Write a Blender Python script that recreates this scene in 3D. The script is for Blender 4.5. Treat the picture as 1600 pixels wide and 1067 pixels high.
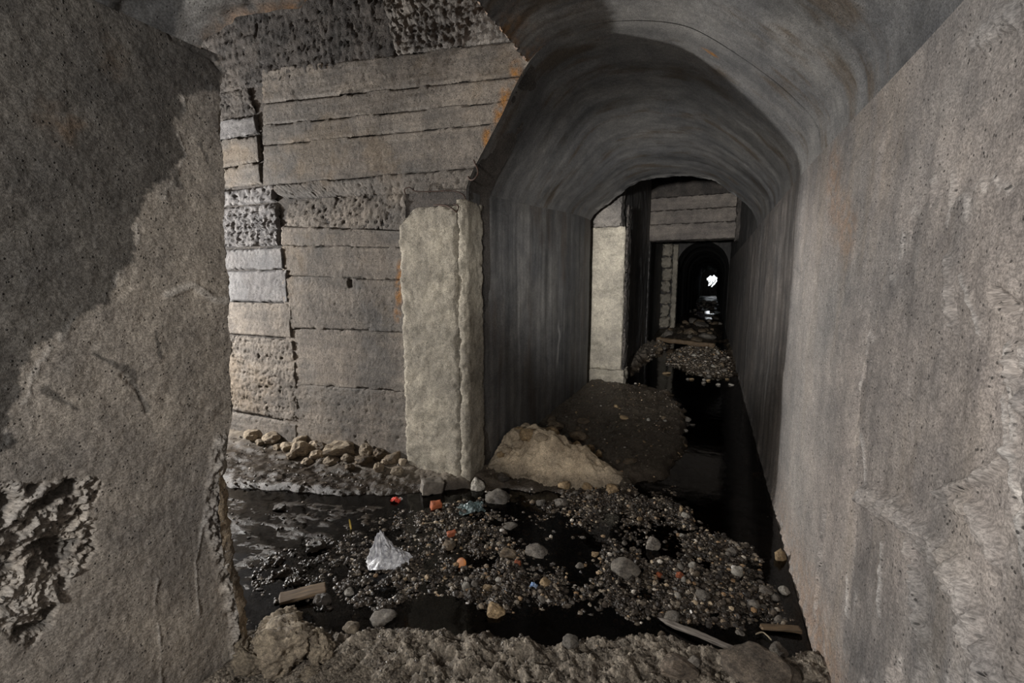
import bpy, math, random
import numpy as np

# ------------------------------------------------------------------ camera, world, lamps, exposure
for o in list(bpy.data.objects): bpy.data.objects.remove(o)
scene = bpy.context.scene
COL = scene.collection
FPX = 711.0
CAMH = 1.4
PITCH = math.radians(7.4917)
YAW = math.radians(23.5797)
cam_d = bpy.data.cameras.new('camera')
cam_d.sensor_width = 36.0
cam_d.lens = FPX * 36.0 / 1600.0
cam_d.clip_start = 0.02
cam = bpy.data.objects.new('camera', cam_d)
cam.location = (0, 0, CAMH)
cam.rotation_euler = (math.pi / 2 - PITCH, 0, YAW)
COL.objects.link(cam)
scene.camera = cam

world = bpy.data.worlds.new('daylight')
scene.world = world
world.use_nodes = True
bg = world.node_tree.nodes['Background']
bg.inputs[0].default_value = (0.90, 0.95, 1.0, 1)
bg.inputs[1].default_value = 3.0

def lamp(name, loc, watts, col, radius):
    d = bpy.data.lights.new(name, 'POINT')
    d.energy = watts; d.color = col; d.shadow_soft_size = radius
    o = bpy.data.objects.new(name, d); o.location = loc
    COL.objects.link(o)
    return o
# hand lamp standing round the corner in the side passage, and the photographer's lamp
lamp('passage_lamp', (-5.7, 1.44, 1.55), 950, (1.0, 0.985, 0.96), 0.10)
lamp('hand_lamp', (-0.62, -1.3, 1.75), 190, (1.0, 0.985, 0.96), 0.12)
def fill_spot(name, loc, aim, watts, col, cone, blend, radius):
    from mathutils import Vector
    d = bpy.data.lights.new(name, 'SPOT')
    d.energy = watts; d.color = col; d.shadow_soft_size = radius; d.spot_size = math.radians(cone); d.spot_blend = blend
    o = bpy.data.objects.new(name, d); o.location = loc
    o.rotation_euler = (Vector(aim) - Vector(loc)).to_track_quat('-Z', 'Y').to_euler()
    COL.objects.link(o); return o
# unseen spot added beside the camera to brighten the inner tunnel
fill_spot('fill_spot', (-0.52, -0.30, 1.55), (-0.50, 9.0, 1.50), 2000, (1.0, 0.985, 0.96), 39, 1.0, 0.06)

vs = scene.view_settings
vs.view_transform = 'Standard'
try: vs.look = 'None'
except Exception: pass
vs.gamma = 1.0
vs.use_curve_mapping = False
vs.exposure = 0.0

# ------------------------------------------------------------------ picture -> place helpers
_f = np.array([-math.sin(YAW) * math.cos(PITCH), math.cos(YAW) * math.cos(PITCH), -math.sin(PITCH)])
_r = np.array([math.cos(YAW), math.sin(YAW), 0.0])
_u = np.cross(_r, _f)
CAM = np.array([0, 0, CAMH])
def ray(x, y): return _f + _r * (x - 800.0) / FPX + _u * (533.5 - y) / FPX
def on_z(x, y, z=0.0):
    d = ray(x, y); return CAM + d * ((z - CAMH) / d[2])
def on_x(x, y, X):
    d = ray(x, y); return CAM + d * (X / d[0])
def on_y(x, y, Y):
    d = ray(x, y); return CAM + d * (Y / d[1])
def depth(P): return float((np.asarray(P) - CAM) @ _f)

# ------------------------------------------------------------------ numpy noise
_rng = np.random.RandomState(7)
_perm = np.concatenate([_rng.permutation(512)] * 3)
_g3 = _rng.normal(size=(512, 3)); _g3 /= np.linalg.norm(_g3, axis=1)[:, None]
def perlin(P):
    P = np.asarray(P, float); sh = P.shape[:-1]; P = P.reshape(-1, 3)
    i = np.floor(P).astype(int); f = P - i; i &= 511
    w = f * f * f * (f * (f * 6 - 15) + 10)
    out = np.zeros(len(P))
    for dx in (0, 1):
        for dy in (0, 1):
            for dz in (0, 1):
                hsh = _perm[_perm[_perm[(i[:, 0] + dx) & 511] + ((i[:, 1] + dy) & 511)] + ((i[:, 2] + dz) & 511)]
                g = _g3[hsh]
                d = g[:, 0] * (f[:, 0] - dx) + g[:, 1] * (f[:, 1] - dy) + g[:, 2] * (f[:, 2] - dz)
                out += d * (w[:, 0] if dx else 1 - w[:, 0]) * (w[:, 1] if dy else 1 - w[:, 1]) * (w[:, 2] if dz else 1 - w[:, 2])
    return (out * 1.5).reshape(sh)
def fbm(P, scale, oct=4, gain=0.5, seed=0):
    P = np.asarray(P, float) * np.asarray(scale, float) + seed * 17.31
    a, s, out = 1.0, 1.0, 0
    for k in range(oct):
        out = out + a * perlin(P * s + k * 5.7); a *= gain; s *= 2.03
    return out
def ridged(P, scale, oct=4, seed=0):
    P = np.asarray(P, float) * np.asarray(scale, float) + seed * 11.7
    a, s, out = 1.0, 1.0, 0
    for k in range(oct):
        out = out + a * (1 - 2 * np.abs(perlin(P * s + k * 3.1))); a *= 0.5; s *= 2.1
    return out
def sstep(a, b, x):
    t = np.clip((x - a) / (b - a), 0, 1); return t * t * (3 - 2 * t)
def P3(a, b, c=0.0):
    a, b = np.broadcast_arrays(np.asarray(a, float), np.asarray(b, float))
    return np.stack([a, b, np.broadcast_to(c, a.shape)], -1)
def sd_poly(x, y, poly):
    """signed distance, positive inside"""
    x = np.asarray(x, float); y = np.asarray(y, float)
    n = len(poly); d = np.full(x.shape, 1e9); ins = np.zeros(x.shape, bool)
    for k in range(n):
        ax, ay = poly[k]; bx, by = poly[(k + 1) % n]
        ex, ey = bx - ax, by - ay
        t = np.clip(((x - ax) * ex + (y - ay) * ey) / (ex * ex + ey * ey + 1e-12), 0, 1)
        d = np.minimum(d, np.hypot(x - ax - t * ex, y - ay - t * ey))
        c = ((ay > y) != (by > y)) & (x < (bx - ax) * (y - ay) / (by - ay + 1e-12) + ax)
        ins ^= c
    return np.where(ins, d, -d)
def sd_line(x, y, pts):
    d = np.full(np.shape(x), 1e9)
    for (ax, ay), (bx, by) in zip(pts[:-1], pts[1:]):
        ex, ey = bx - ax, by - ay
        t = np.clip(((x - ax) * ex + (y - ay) * ey) / (ex * ex + ey * ey + 1e-12), 0, 1)
        d = np.minimum(d, np.hypot(x - ax - t * ex, y - ay - t * ey))
    return d

# ------------------------------------------------------------------ mesh helpers
def make_mesh(name, V, Fq, uv=None, attrs=None, smooth=True):
    """V (n,3), Fq (m,4) or (m,3)"""
    V = np.ascontiguousarray(V, dtype=np.float32); Fq = np.ascontiguousarray(Fq, dtype=np.int32)
    k = Fq.shape[1]
    me = bpy.data.meshes.new(name)
    me.vertices.add(len(V)); me.vertices.foreach_set('co', V.ravel())
    me.loops.add(Fq.size); me.loops.foreach_set('vertex_index', Fq.ravel())
    me.polygons.add(len(Fq))
    me.polygons.foreach_set('loop_start', np.arange(0, Fq.size, k, dtype=np.int32))
    me.polygons.foreach_set('use_smooth', np.full(len(Fq), smooth))
    if uv is not None:
        l = me.uv_layers.new(name='UVMap')
        l.data.foreach_set('uv', np.ascontiguousarray(uv, dtype=np.float32)[Fq.ravel()].ravel())
    for a, v in (attrs or {}).items():
        at = me.attributes.new(a, 'FLOAT', 'POINT')
        at.data.foreach_set('value', np.ascontiguousarray(v, dtype=np.float32).ravel())
    me.update(calc_edges=True)
    return me
def grid_faces(n, m, off=0, flip=False):
    i = np.arange(n * m).reshape(n, m)
    q = np.stack([i[:-1, :-1], i[1:, :-1], i[1:, 1:], i[:-1, 1:]], -1).reshape(-1, 4)
    if flip: q = q[:, ::-1]
    return q + off
def link(name, me, mat, parent=None):
    o = bpy.data.objects.new(name, me)
    if mat is not None and not me.materials: me.materials.append(mat)
    COL.objects.link(o)
    if parent is not None: o.parent = parent
    return o
def grids(name, gl, mat, parent=None, smooth=True):
    """gl: list of dict(P=(n,m,3), uv=(n,m,2), attrs={}, flip)"""
    V, Fq, U, A, off = [], [], [], {}, 0
    keys = set(k for g in gl for k in g.get('attrs', {}))
    for g in gl:
        P = g['P']; n, m = P.shape[:2]
        V.append(P.reshape(-1, 3)); Fq.append(grid_faces(n, m, off, g.get('flip', False)))
        U.append(np.asarray(g['uv']).reshape(-1, 2) if 'uv' in g else P.reshape(-1, 3)[:, :2])
        for k in keys:
            A.setdefault(k, []).append(np.broadcast_to(g.get('attrs', {}).get(k, 0.0), (n, m)).ravel())
        off += n * m
    me = make_mesh(name, np.concatenate(V), np.concatenate(Fq), np.concatenate(U), {k: np.concatenate(v) for k, v in A.items()}, smooth)
    return link(name, me, mat, parent)
def tag(o, label=None, cat=None, group=None, kind=None):
    if label: o['label'] = label
    if cat: o['category'] = cat
    if group: o['group'] = group
    if kind: o['kind'] = kind
    return o
def empty(name, loc=(0, 0, 0)):
    o = bpy.data.objects.new(name, None); o.location = loc; o.empty_display_size = 0.1
    COL.objects.link(o); return o
def structure(o, label):
    o['kind'] = 'structure'; o['label'] = label; return o

# ------------------------------------------------------------------ materials
def srgb(r, g, b):
    f = lambda c: (c / 255 / 12.92) if c / 255 <= 0.04045 else ((c / 255 + 0.055) / 1.055) ** 2.4
    return (f(r), f(g), f(b), 1)
class NT:
    def __init__(s, name):
        s.m = bpy.data.materials.new(name); s.m.use_nodes = True
        s.t = s.m.node_tree; s.n = s.t.nodes
        s.b = s.n['Principled BSDF']
    def node(s, typ, **kw):
        n = s.n.new(typ)
        for k, v in kw.items(): setattr(n, k, v)
        return n
    def L(s, a, b): s.t.links.new(a, b)
    def coords(s, kind='UV', scale=(1, 1, 1)):
        c = s.node('ShaderNodeTexCoord'); mp = s.node('ShaderNodeMapping')
        mp.inputs['Scale'].default_value = scale
        s.L(c.outputs[kind], mp.inputs[0]); return mp.outputs[0]
    def noise(s, vec, scale, detail=4, rough=0.55, dist=0.0):
        n = s.node('ShaderNodeTexNoise'); s.L(vec, n.inputs['Vector'])
        n.inputs['Scale'].default_value = scale; n.inputs['Detail'].default_value = detail
        n.inputs['Roughness'].default_value = rough; n.inputs['Distortion'].default_value = dist
        return n.outputs['Fac']
    def ramp(s, v, a, b, lo=0.0, hi=1.0):
        n = s.node('ShaderNodeMapRange'); n.interpolation_type = 'SMOOTHSTEP'
        s.L(v, n.inputs[0])
        for i, x in zip((1, 2, 3, 4), (a, b, lo, hi)): n.inputs[i].default_value = x
        return n.outputs[0]
    def math(s, op, a, b=None):
        n = s.node('ShaderNodeMath', operation=op)
        for i, x in enumerate((a, b)):
            if x is None: continue
            if hasattr(x, 'is_linked') or hasattr(x, 'links'): s.L(x, n.inputs[i])
            else: n.inputs[i].default_value = x
        return n.outputs[0]
    def mix(s, fac, a, b, blend='MIX'):
        n = s.node('ShaderNodeMix', data_type='RGBA', blend_type=blend)
        for i, x in ((0, fac), (6, a), (7, b)):
            if hasattr(x, 'links'): s.L(x, n.inputs[i])
            elif i == 0: n.inputs[0].default_value = x
            else: n.inputs[i].default_value = x
        return n.outputs[2]
    def attr(s, name):
        n = s.node('ShaderNodeAttribute'); n.attribute_name = name; return n.outputs['Fac']
    def voronoi(s, vec, scale, feature='F1', out='Distance'):
        n = s.node('ShaderNodeTexVoronoi', feature=feature); s.L(vec, n.inputs['Vector'])
        n.inputs['Scale'].default_value = scale; return n.outputs[out]
    def bump(s, h, strength, dist, nrm=None):
        n = s.node('ShaderNodeBump'); n.inputs['Strength'].default_value = strength
        n.inputs['Distance'].default_value = dist; s.L(h, n.inputs['Height'])
        if nrm: s.L(nrm, n.inputs['Normal'])
        return n.outputs[0]

def concrete(name, a, b, kind='Object', streak=(1, 1, 1), streak_amt=0.0, pits=0.6, grain=1.0, stain=None, bumpd=0.004,
             rough=0.88, spec=0.3, damp=0.42, big=1.1, aggregate=0.0):
    """weathered concrete: mottling, streaks, bug holes, pale grit; vertex attributes damp / rust / pale add local staining and painted shading"""
    t = NT(name); v = t.coords(kind)
    m1 = t.noise(v, big, 7, 0.62, 0.3)
    col = t.mix(t.ramp(m1, 0.32, 0.68), a, b)
    m2 = t.noise(v, 7.0, 6, 0.65)
    col = t.mix(1.0, col, t.mix(t.ramp(m2, 0.25, 0.75), (0.74, 0.74, 0.75, 1), (1.2, 1.19, 1.17, 1)), 'MULTIPLY')
    if streak_amt:
        sv = t.coords(kind, streak)
        s1 = t.noise(sv, 1.0, 6, 0.6)
        col = t.mix(streak_amt, col, t.mix(t.ramp(s1, 0.33, 0.67), (0.42, 0.43, 0.45, 1), (1.45, 1.43, 1.40, 1)), 'MULTIPLY')
    if stain:
        sc, amt, scl = stain
        sv = t.coords(kind, scl)
        col = t.mix(t.math('MULTIPLY', t.ramp(t.noise(sv, 1.0, 5, 0.6), 0.52, 0.66), amt), col, sc)
    col = t.mix(t.math('MULTIPLY', t.attr('rust'), t.ramp(t.noise(v, 22, 4), 0.3, 0.62)), col, srgb(150, 104, 50))
    col = t.mix(t.attr('pale'), col, t.mix(0.5, col, (0.62, 0.60, 0.57, 1)))
    # fine grit
    g0 = t.noise(v, 48, 5, 0.7)
    col = t.mix(0.8 * grain, col, t.mix(t.ramp(g0, 0.32, 0.68), (0.76, 0.76, 0.76, 1), (1.22, 1.22, 1.22, 1)), 'MULTIPLY')
    g1 = t.noise(v, 170, 3, 0.75)
    col = t.mix(1.0 * grain, col, t.mix(t.ramp(g1, 0.36, 0.64), (0.68, 0.68, 0.68, 1), (1.32, 1.32, 1.32, 1)), 'MULTIPLY')
    gv = t.voronoi(v, 75); keep = t.ramp(t.noise(v, 26, 2), 0.46, 0.56)
    pit = t.math('MULTIPLY', t.ramp(gv, 0.10, 0.24, 1.0, 0.0), keep)
    col = t.mix(t.math('MULTIPLY', pit, pits), col, (0.012, 0.012, 0.012, 1))
    v2 = t.voronoi(t.coords(kind, (1.0, 1.0, 1.0)), 58 if not aggregate else 75)
    kp = t.ramp(t.noise(v, 33, 2), 0.60 if not aggregate else 0.45, 0.70 if not aggregate else 0.55)
    peb = t.math('MULTIPLY', t.ramp(v2, 0.08 + 0.08 * bool(aggregate), 0.18 + 0.14 * bool(aggregate), 1.0, 0.0), kp)
    col = t.mix(t.math('MULTIPLY', peb, 0.30 + 0.6 * aggregate), col, (0.42, 0.40, 0.37, 1))
    dm = t.attr('damp')
    col = t.mix(dm, col, t.mix(1.0, col, (damp * 0.97, damp, damp * 1.04, 1), 'MULTIPLY'))
    t.L(col, t.b.inputs['Base Color'])
    t.L(t.ramp(dm, 0, 1, rough, rough - 0.30), t.b.inputs['Roughness'])
    t.b.inputs['Specular IOR Level'].default_value = spec
    h = t.math('ADD', t.math('MULTIPLY', m2, 0.8), t.math('MULTIPLY', g1, 0.42))
    h = t.math('ADD', h, t.math('MULTIPLY', g0, 0.6))
    h = t.math('SUBTRACT', h, t.math('MULTIPLY', pit, 0.8))
    h = t.math('ADD', h, t.math('MULTIPLY', peb, 0.35))
    t.L(t.bump(h, 0.9, bumpd), t.b.inputs['Normal'])
    return t.m

M = {}
M['plaster_left'] = concrete('grey_plaster_left', srgb(146, 138, 128), srgb(116, 111, 106), 'UV', (9, 2.2, 1), 0.22, pits=0.75, damp=0.30, bumpd=0.005)
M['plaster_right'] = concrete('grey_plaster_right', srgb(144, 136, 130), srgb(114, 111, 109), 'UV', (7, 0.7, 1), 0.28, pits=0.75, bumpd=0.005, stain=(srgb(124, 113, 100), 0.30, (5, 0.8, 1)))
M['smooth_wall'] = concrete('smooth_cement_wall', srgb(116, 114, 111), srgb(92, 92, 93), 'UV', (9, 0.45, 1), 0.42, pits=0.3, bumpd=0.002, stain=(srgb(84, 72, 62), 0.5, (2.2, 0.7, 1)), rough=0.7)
M['vault'] = concrete('smooth_cement_vault', srgb(122, 120, 117), srgb(98, 98, 99), 'UV', (5, 0.9, 1), 0.22, pits=0.3, bumpd=0.002, stain=(srgb(84, 73, 61), 0.8, (4.5, 1.5, 1)), rough=0.72)
M['board'] = concrete('board_formed_concrete', srgb(130, 122, 113), srgb(100, 95, 90), 'Object', (1.2, 1, 16), 0.3, pits=0.9, bumpd=0.011, stain=(srgb(126, 108, 84), 0.35, (1.6, 1, 2.2)))
M['board_pale'] = concrete('pale_board_formed_concrete', srgb(128, 126, 126), srgb(100, 97, 96), 'Object', (1.2, 1, 16), 0.2, pits=0.9, bumpd=0.007)
M['rough_dark'] = concrete('honeycombed_dark_concrete', srgb(92, 86, 81), srgb(62, 59, 57), 'Object', pits=1.0, bumpd=0.018, big=3.0, aggregate=0.12)
M['aggregate'] = concrete('exposed_aggregate_concrete', srgb(136, 130, 123), srgb(98, 94, 91), 'Object', pits=1.0, bumpd=0.010, big=3.0, aggregate=0.8)
M['pillar'] = concrete('pale_pillar_concrete', srgb(164, 157, 143), srgb(138, 132, 121), 'Object', (2, 2, 1.2), 0.2, pits=0.5, bumpd=0.006, stain=(srgb(116, 111, 100), 0.6, (3, 3, 6)))
M['core'] = concrete('broken_concrete_core', srgb(158, 142, 120), srgb(112, 102, 90), 'Object', pits=0.9, bumpd=0.012, big=5, aggregate=0.3)
M['lintel'] = concrete('lintel_concrete', srgb(134, 126, 118), srgb(104, 98, 94), 'Object', (1.2, 1, 12), 0.3, pits=0.9, bumpd=0.010, aggregate=0.35)
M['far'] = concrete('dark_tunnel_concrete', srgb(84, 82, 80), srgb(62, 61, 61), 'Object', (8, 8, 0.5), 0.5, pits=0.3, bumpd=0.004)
M['rock_mass'] = concrete('bedrock', srgb(60, 57, 54), srgb(42, 40, 38), 'Object')
M['sand'] = concrete('pale_sandy_spoil', srgb(206, 189, 164), srgb(170, 154, 132), 'Object', pits=0.7, bumpd=0.009, big=6, spec=0.2)
def stone_mat(name, a, b, rough=0.7):
    # stones are unit meshes scaled to size, so frequencies are per stone radius
    t = NT(name); v = t.coords('Object')
    oi = t.node('ShaderNodeObjectInfo')
    off = t.node('ShaderNodeVectorMath', operation='ADD'); t.L(v, off.inputs[0])
    sc = t.node('ShaderNodeVectorMath', operation='SCALE'); sc.inputs[0].default_value = (17.0, 9.0, 5.0); t.L(oi.outputs['Random'], sc.inputs['Scale'])
    t.L(sc.outputs[0], off.inputs[1]); v = off.outputs[0]
    m1 = t.noise(v, 1.3, 5, 0.65); m2 = t.noise(v, 6, 5, 0.7); m3 = t.noise(v, 22, 3, 0.7)
    col = t.mix(t.ramp(m1, 0.3, 0.7), a, b)
    col = t.mix(0.9, col, t.mix(t.ramp(m2, 0.3, 0.7), (0.5, 0.5, 0.5, 1), (1.4, 1.4, 1.38, 1)), 'MULTIPLY')
    col = t.mix(0.7, col, t.mix(t.ramp(m3, 0.3, 0.7), (0.5, 0.5, 0.5, 1), (1.4, 1.4, 1.4, 1)), 'MULTIPLY')
    hv = t.math('ADD', t.math('MULTIPLY', oi.outputs['Random'], 0.5), 0.72)
    cmb = t.node('ShaderNodeCombineColor')
    for i in range(3): t.L(hv, cmb.inputs[i])
    col = t.mix(1.0, col, cmb.outputs[0], 'MULTIPLY')
    t.L(col, t.b.inputs['Base Color']); t.b.inputs['Roughness'].default_value = rough
    t.b.inputs['Specular IOR Level'].default_value = 0.4
    t.L(t.bump(t.math('ADD', m2, t.math('MULTIPLY', m3, 0.5)), 0.9, 0.006), t.b.inputs['Normal'])
    return t.m
M['stone_grey'] = stone_mat('grey_stone', srgb(124, 117, 108), srgb(88, 83, 78))
M['stone_pale'] = stone_mat('pale_stone', srgb(176, 170, 160), srgb(132, 127, 119))
M['stone_tan'] = stone_mat('tan_stone', srgb(172, 148, 114), srgb(128, 108, 82))
M['stone_dark'] = stone_mat('wet_dark_stone', srgb(82, 74, 66), srgb(48, 44, 40), 0.35)
M['stone_brown'] = stone_mat('brown_stone', srgb(120, 104, 84), srgb(80, 70, 58))
M['clod'] = stone_mat('clay_clod', srgb(156, 143, 124), srgb(106, 96, 84), 0.9)
M['rubble'] = stone_mat('dusty_rubble_stone', srgb(160, 146, 126), srgb(116, 105, 92), 0.9)
M['earth'] = stone_mat('earthy_slab', srgb(118, 106, 94), srgb(80, 72, 64), 0.9)
M['brick'] = stone_mat('orange_brick', srgb(186, 104, 66), srgb(140, 76, 50))

def ground_mat():
    t = NT('wet_muddy_ground'); v = t.coords('Object')
    m1 = t.noise(v, 3.2, 7, 0.65); m2 = t.noise(v, 24, 6, 0.65); g = t.noise(v, 190, 3, 0.7)
    mud = t.mix(t.ramp(m1, 0.35, 0.65), srgb(66, 58, 50), srgb(92, 82, 70))
    gra = t.mix(t.ramp(m2, 0.3, 0.7), srgb(104, 96, 86), srgb(150, 140, 126))
    col = t.mix(t.attr('dry'), mud, gra)
    vo = t.voronoi(v, 95, 'F1', 'Color')
    sep = t.node('ShaderNodeSeparateColor'); t.L(vo, sep.inputs[0])
    peb = t.ramp(sep.outputs[0], 0.15, 0.95, 0.45, 1.75)
    cmb = t.node('ShaderNodeCombineColor')
    for i in range(3): t.L(peb, cmb.inputs[i])
    col = t.mix(t.math('MULTIPLY', t.attr('gravel'), 0.85), col, t.mix(1.0, col, cmb.outputs[0], 'MULTIPLY'))
    col = t.mix(0.7, col, t.mix(t.ramp(g, 0.3, 0.7), (0.55, 0.55, 0.55, 1), (1.4, 1.4, 1.4, 1)), 'MULTIPLY')
    wet = t.attr('wet')
    col = t.mix(wet, col, t.mix(1.0, col, (0.34, 0.31, 0.28, 1), 'MULTIPLY'))
    t.L(col, t.b.inputs['Base Color'])
    t.L(t.ramp(wet, 0, 1, 0.9, 0.36), t.b.inputs['Roughness'])
    t.b.inputs['Specular IOR Level'].default_value = 0.4
    vd = t.voronoi(v, 95)
    h = t.math('ADD', t.math('MULTIPLY', m2, 0.8), t.math('MULTIPLY', g, 0.5))
    h = t.math('SUBTRACT', h, t.math('MULTIPLY', vd, t.math('MULTIPLY', t.attr('gravel'), 1.3)))
    t.L(t.bump(h, 1.0, 0.008), t.b.inputs['Normal'])
    return t.m
M['ground'] = ground_mat()

def pebble_mat():
    t = NT('mixed_gravel'); v = t.coords('Object'); k = t.attr('tint')
    n = t.node('ShaderNodeValToRGB'); t.L(k, n.inputs[0])
    el = n.color_ramp.elements
    cols = [(0.0, (44, 40, 37)), (0.35, (74, 66, 58)), (0.6, (104, 95, 84)), (0.80, (134, 124, 110)), (0.90, (136, 108, 78)), (0.96, (176, 160, 136)), (1.0, (200, 196, 190))]
    el[0].position, el[0].color = cols[0][0], srgb(*cols[0][1]); el[1].position, el[1].color = 1.0, srgb(*cols[-1][1])
    for p, c in cols[1:-1]:
        e = el.new(p); e.color = srgb(*c)
    col = t.mix(0.6, n.outputs[0], t.mix(t.ramp(t.noise(v, 120, 4), 0.3, 0.7), (0.5, 0.5, 0.5, 1), (1.4, 1.4, 1.4, 1)), 'MULTIPLY')
    t.L(col, t.b.inputs['Base Color']); t.b.inputs['Roughness'].default_value = 0.36
    t.b.inputs['Specular IOR Level'].default_value = 0.45
    t.L(t.bump(t.noise(v, 200, 3), 0.6, 0.003), t.b.inputs['Normal'])
    return t.m
M['pebble'] = pebble_mat()

def water_mat():
    t = NT('dark_stream_water'); v = t.coords('Object')
    n1 = t.noise(v, 9, 3, 0.5); 
    nrm = t.bump(n1, 0.25, 0.006)
    gl = t.node('ShaderNodeBsdfGlossy'); gl.inputs['Roughness'].default_value = 0.06; t.L(nrm, gl.inputs['Normal'])
    gl.inputs['Color'].default_value = (0.9, 0.9, 0.9, 1)
    tr = t.node('ShaderNodeBsdfTransparent'); tr.inputs[0].default_value = (0.42, 0.36, 0.30, 1)
    fr = t.node('ShaderNodeFresnel'); fr.inputs['IOR'].default_value = 1.33; t.L(nrm, fr.inputs['Normal'])
    mx = t.node('ShaderNodeMixShader'); t.L(fr.outputs[0], mx.inputs[0]); t.L(tr.outputs[0], mx.inputs[1]); t.L(gl.outputs[0], mx.inputs[2])
    t.L(mx.outputs[0], t.n['Material Output'].inputs['Surface'])
    return t.m
M['water'] = water_mat()
def simple(name, a, b, rough=0.6, scale=20, metal=0.0, stretch=(1, 1, 1), bumpd=0.002, spec=0.5):
    t = NT(name); v = t.coords('Object', stretch)
    n = t.noise(v, scale, 5, 0.6)
    t.L(t.mix(t.ramp(n, 0.3, 0.7), a, b), t.b.inputs['Base Color'])
    t.b.inputs['Roughness'].default_value = rough; t.b.inputs['Metallic'].default_value = metal
    t.b.inputs['Specular IOR Level'].default_value = spec
    t.L(t.bump(n, 0.7, bumpd), t.b.inputs['Normal'])
    return t.m
M['rust_iron'] = simple('rusty_iron', srgb(44, 33, 28), srgb(74, 50, 36), 0.8, 60)
M['wood'] = simple('weathered_grey_wood', srgb(126, 118, 110), srgb(78, 72, 66), 0.8, 14, stretch=(0.6, 14, 14), bumpd=0.004)
M['wood_brown'] = simple('damp_brown_wood', srgb(112, 92, 68), srgb(66, 54, 42), 0.7, 14, stretch=(0.6, 14, 14), bumpd=0.004)
M['twig'] = simple('pale_twig', srgb(172, 160, 136), srgb(130, 118, 98), 0.7, 30)
M['red_plastic'] = simple('red_plastic', srgb(212, 70, 46), srgb(180, 50, 36), 0.4, 30)
M['orange_plastic'] = simple('orange_plastic', srgb(206, 134, 70), srgb(170, 100, 48), 0.4, 30)
M['blue_plastic'] = simple('blue_plastic', srgb(96, 130, 176), srgb(190, 200, 214), 0.35, 60)
M['teal_plastic'] = simple('teal_grey_plastic', srgb(96, 112, 112), srgb(60, 72, 74), 0.35, 40)
M['yellow'] = simple('yellow_sliver', srgb(216, 190, 96), srgb(186, 156, 70), 0.5, 30)
M['white_plastic'] = simple('white_plastic', srgb(206, 204, 198), srgb(170, 168, 164), 0.4, 30)
M['leaf'] = simple('dark_leaves', srgb(70, 80, 60), srgb(40, 48, 36), 0.6, 30)
def film_mat():
    t = NT('crumpled_clear_film'); v = t.coords('Object')
    n = t.noise(v, 45, 5, 0.65)
    t.L(t.mix(t.ramp(n, 0.35, 0.65), srgb(150, 150, 156), srgb(224, 224, 226)), t.b.inputs['Base Color'])
    t.b.inputs['Roughness'].default_value = 0.22
    t.b.inputs['Specular IOR Level'].default_value = 0.7
    t.b.inputs['Alpha'].default_value = 0.86
    t.L(t.bump(n, 0.8, 0.004), t.b.inputs['Normal'])
    return t.m
M['film'] = film_mat()

# ------------------------------------------------------------------ ground relief
def pz(pts, z=0.0): return [tuple(on_z(x, y, z)[:2]) for x, y in pts]
Z_MUD = pz([(737, 768), (800, 772), (900, 774), (985, 768), (1048, 750), (1070, 728), (1086, 692), (1080, 652), (1050, 614), (1005, 600), (960, 600)]) + [(-1.6, 6.3), (-1.6, 2.66)]
Z_BAR = [(-1.9, 0.2)] + pz([(392, 965), (470, 968), (545, 978), (640, 972), (760, 980), (860, 992), (960, 989), (1030, 980), (1100, 1002), (1180, 1018), (1262, 1000)]) + [(0.6, 1.9), (0.6, 0.2)]
Z_BANK = [(-7.5, 2.25)] + pz([(365, 768), (480, 776), (560, 782), (640, 778), (738, 766)]) + [(-1.4, 2.75), (-7.5, 2.75)]
Z_FBAR = pz([(1028, 566), (1042, 548), (1075, 538), (1122, 536), (1146, 560), (1156, 592), (1110, 592), (1062, 582)])
Z_RIDGE = [(-1.1, 6.2)] + pz([(985, 590), (1010, 568), (1035, 549), (1052, 541)]) + [(-1.0, 10.6), (-1.4, 10.6), (-1.4, 6.2)]
Z_RRIDGE = pz([(1128, 533), (1136, 555), (1150, 580), (1158, 600), (1180, 600), (1140, 530)])
Z_FMUD = pz([(1032, 541), (1075, 536), (1128, 536), (1140, 536), (1140, 503), (1030, 503)])
Z_GRAV = pz([(600, 800), (690, 775), (760, 768), (900, 768), (1010, 762), (1058, 752), (1085, 800), (1150, 842), (1215, 872), (1266, 985), (1240, 1022), (1150, 1005), (1060, 990), (900, 978), (700, 964), (590, 940), (540, 880)])
Z_LEFT = [(-5.5, 1.1)] + pz([(392, 950), (470, 930), (560, 890), (650, 850), (660, 790), (560, 778), (370, 770)]) + [(-5.5, 2.3)]
Z_RIFF = pz([(392, 880), (470, 850), (560, 830), (600, 880), (650, 905), (655, 955), (600, 985), (470, 978), (395, 960)])
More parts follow.
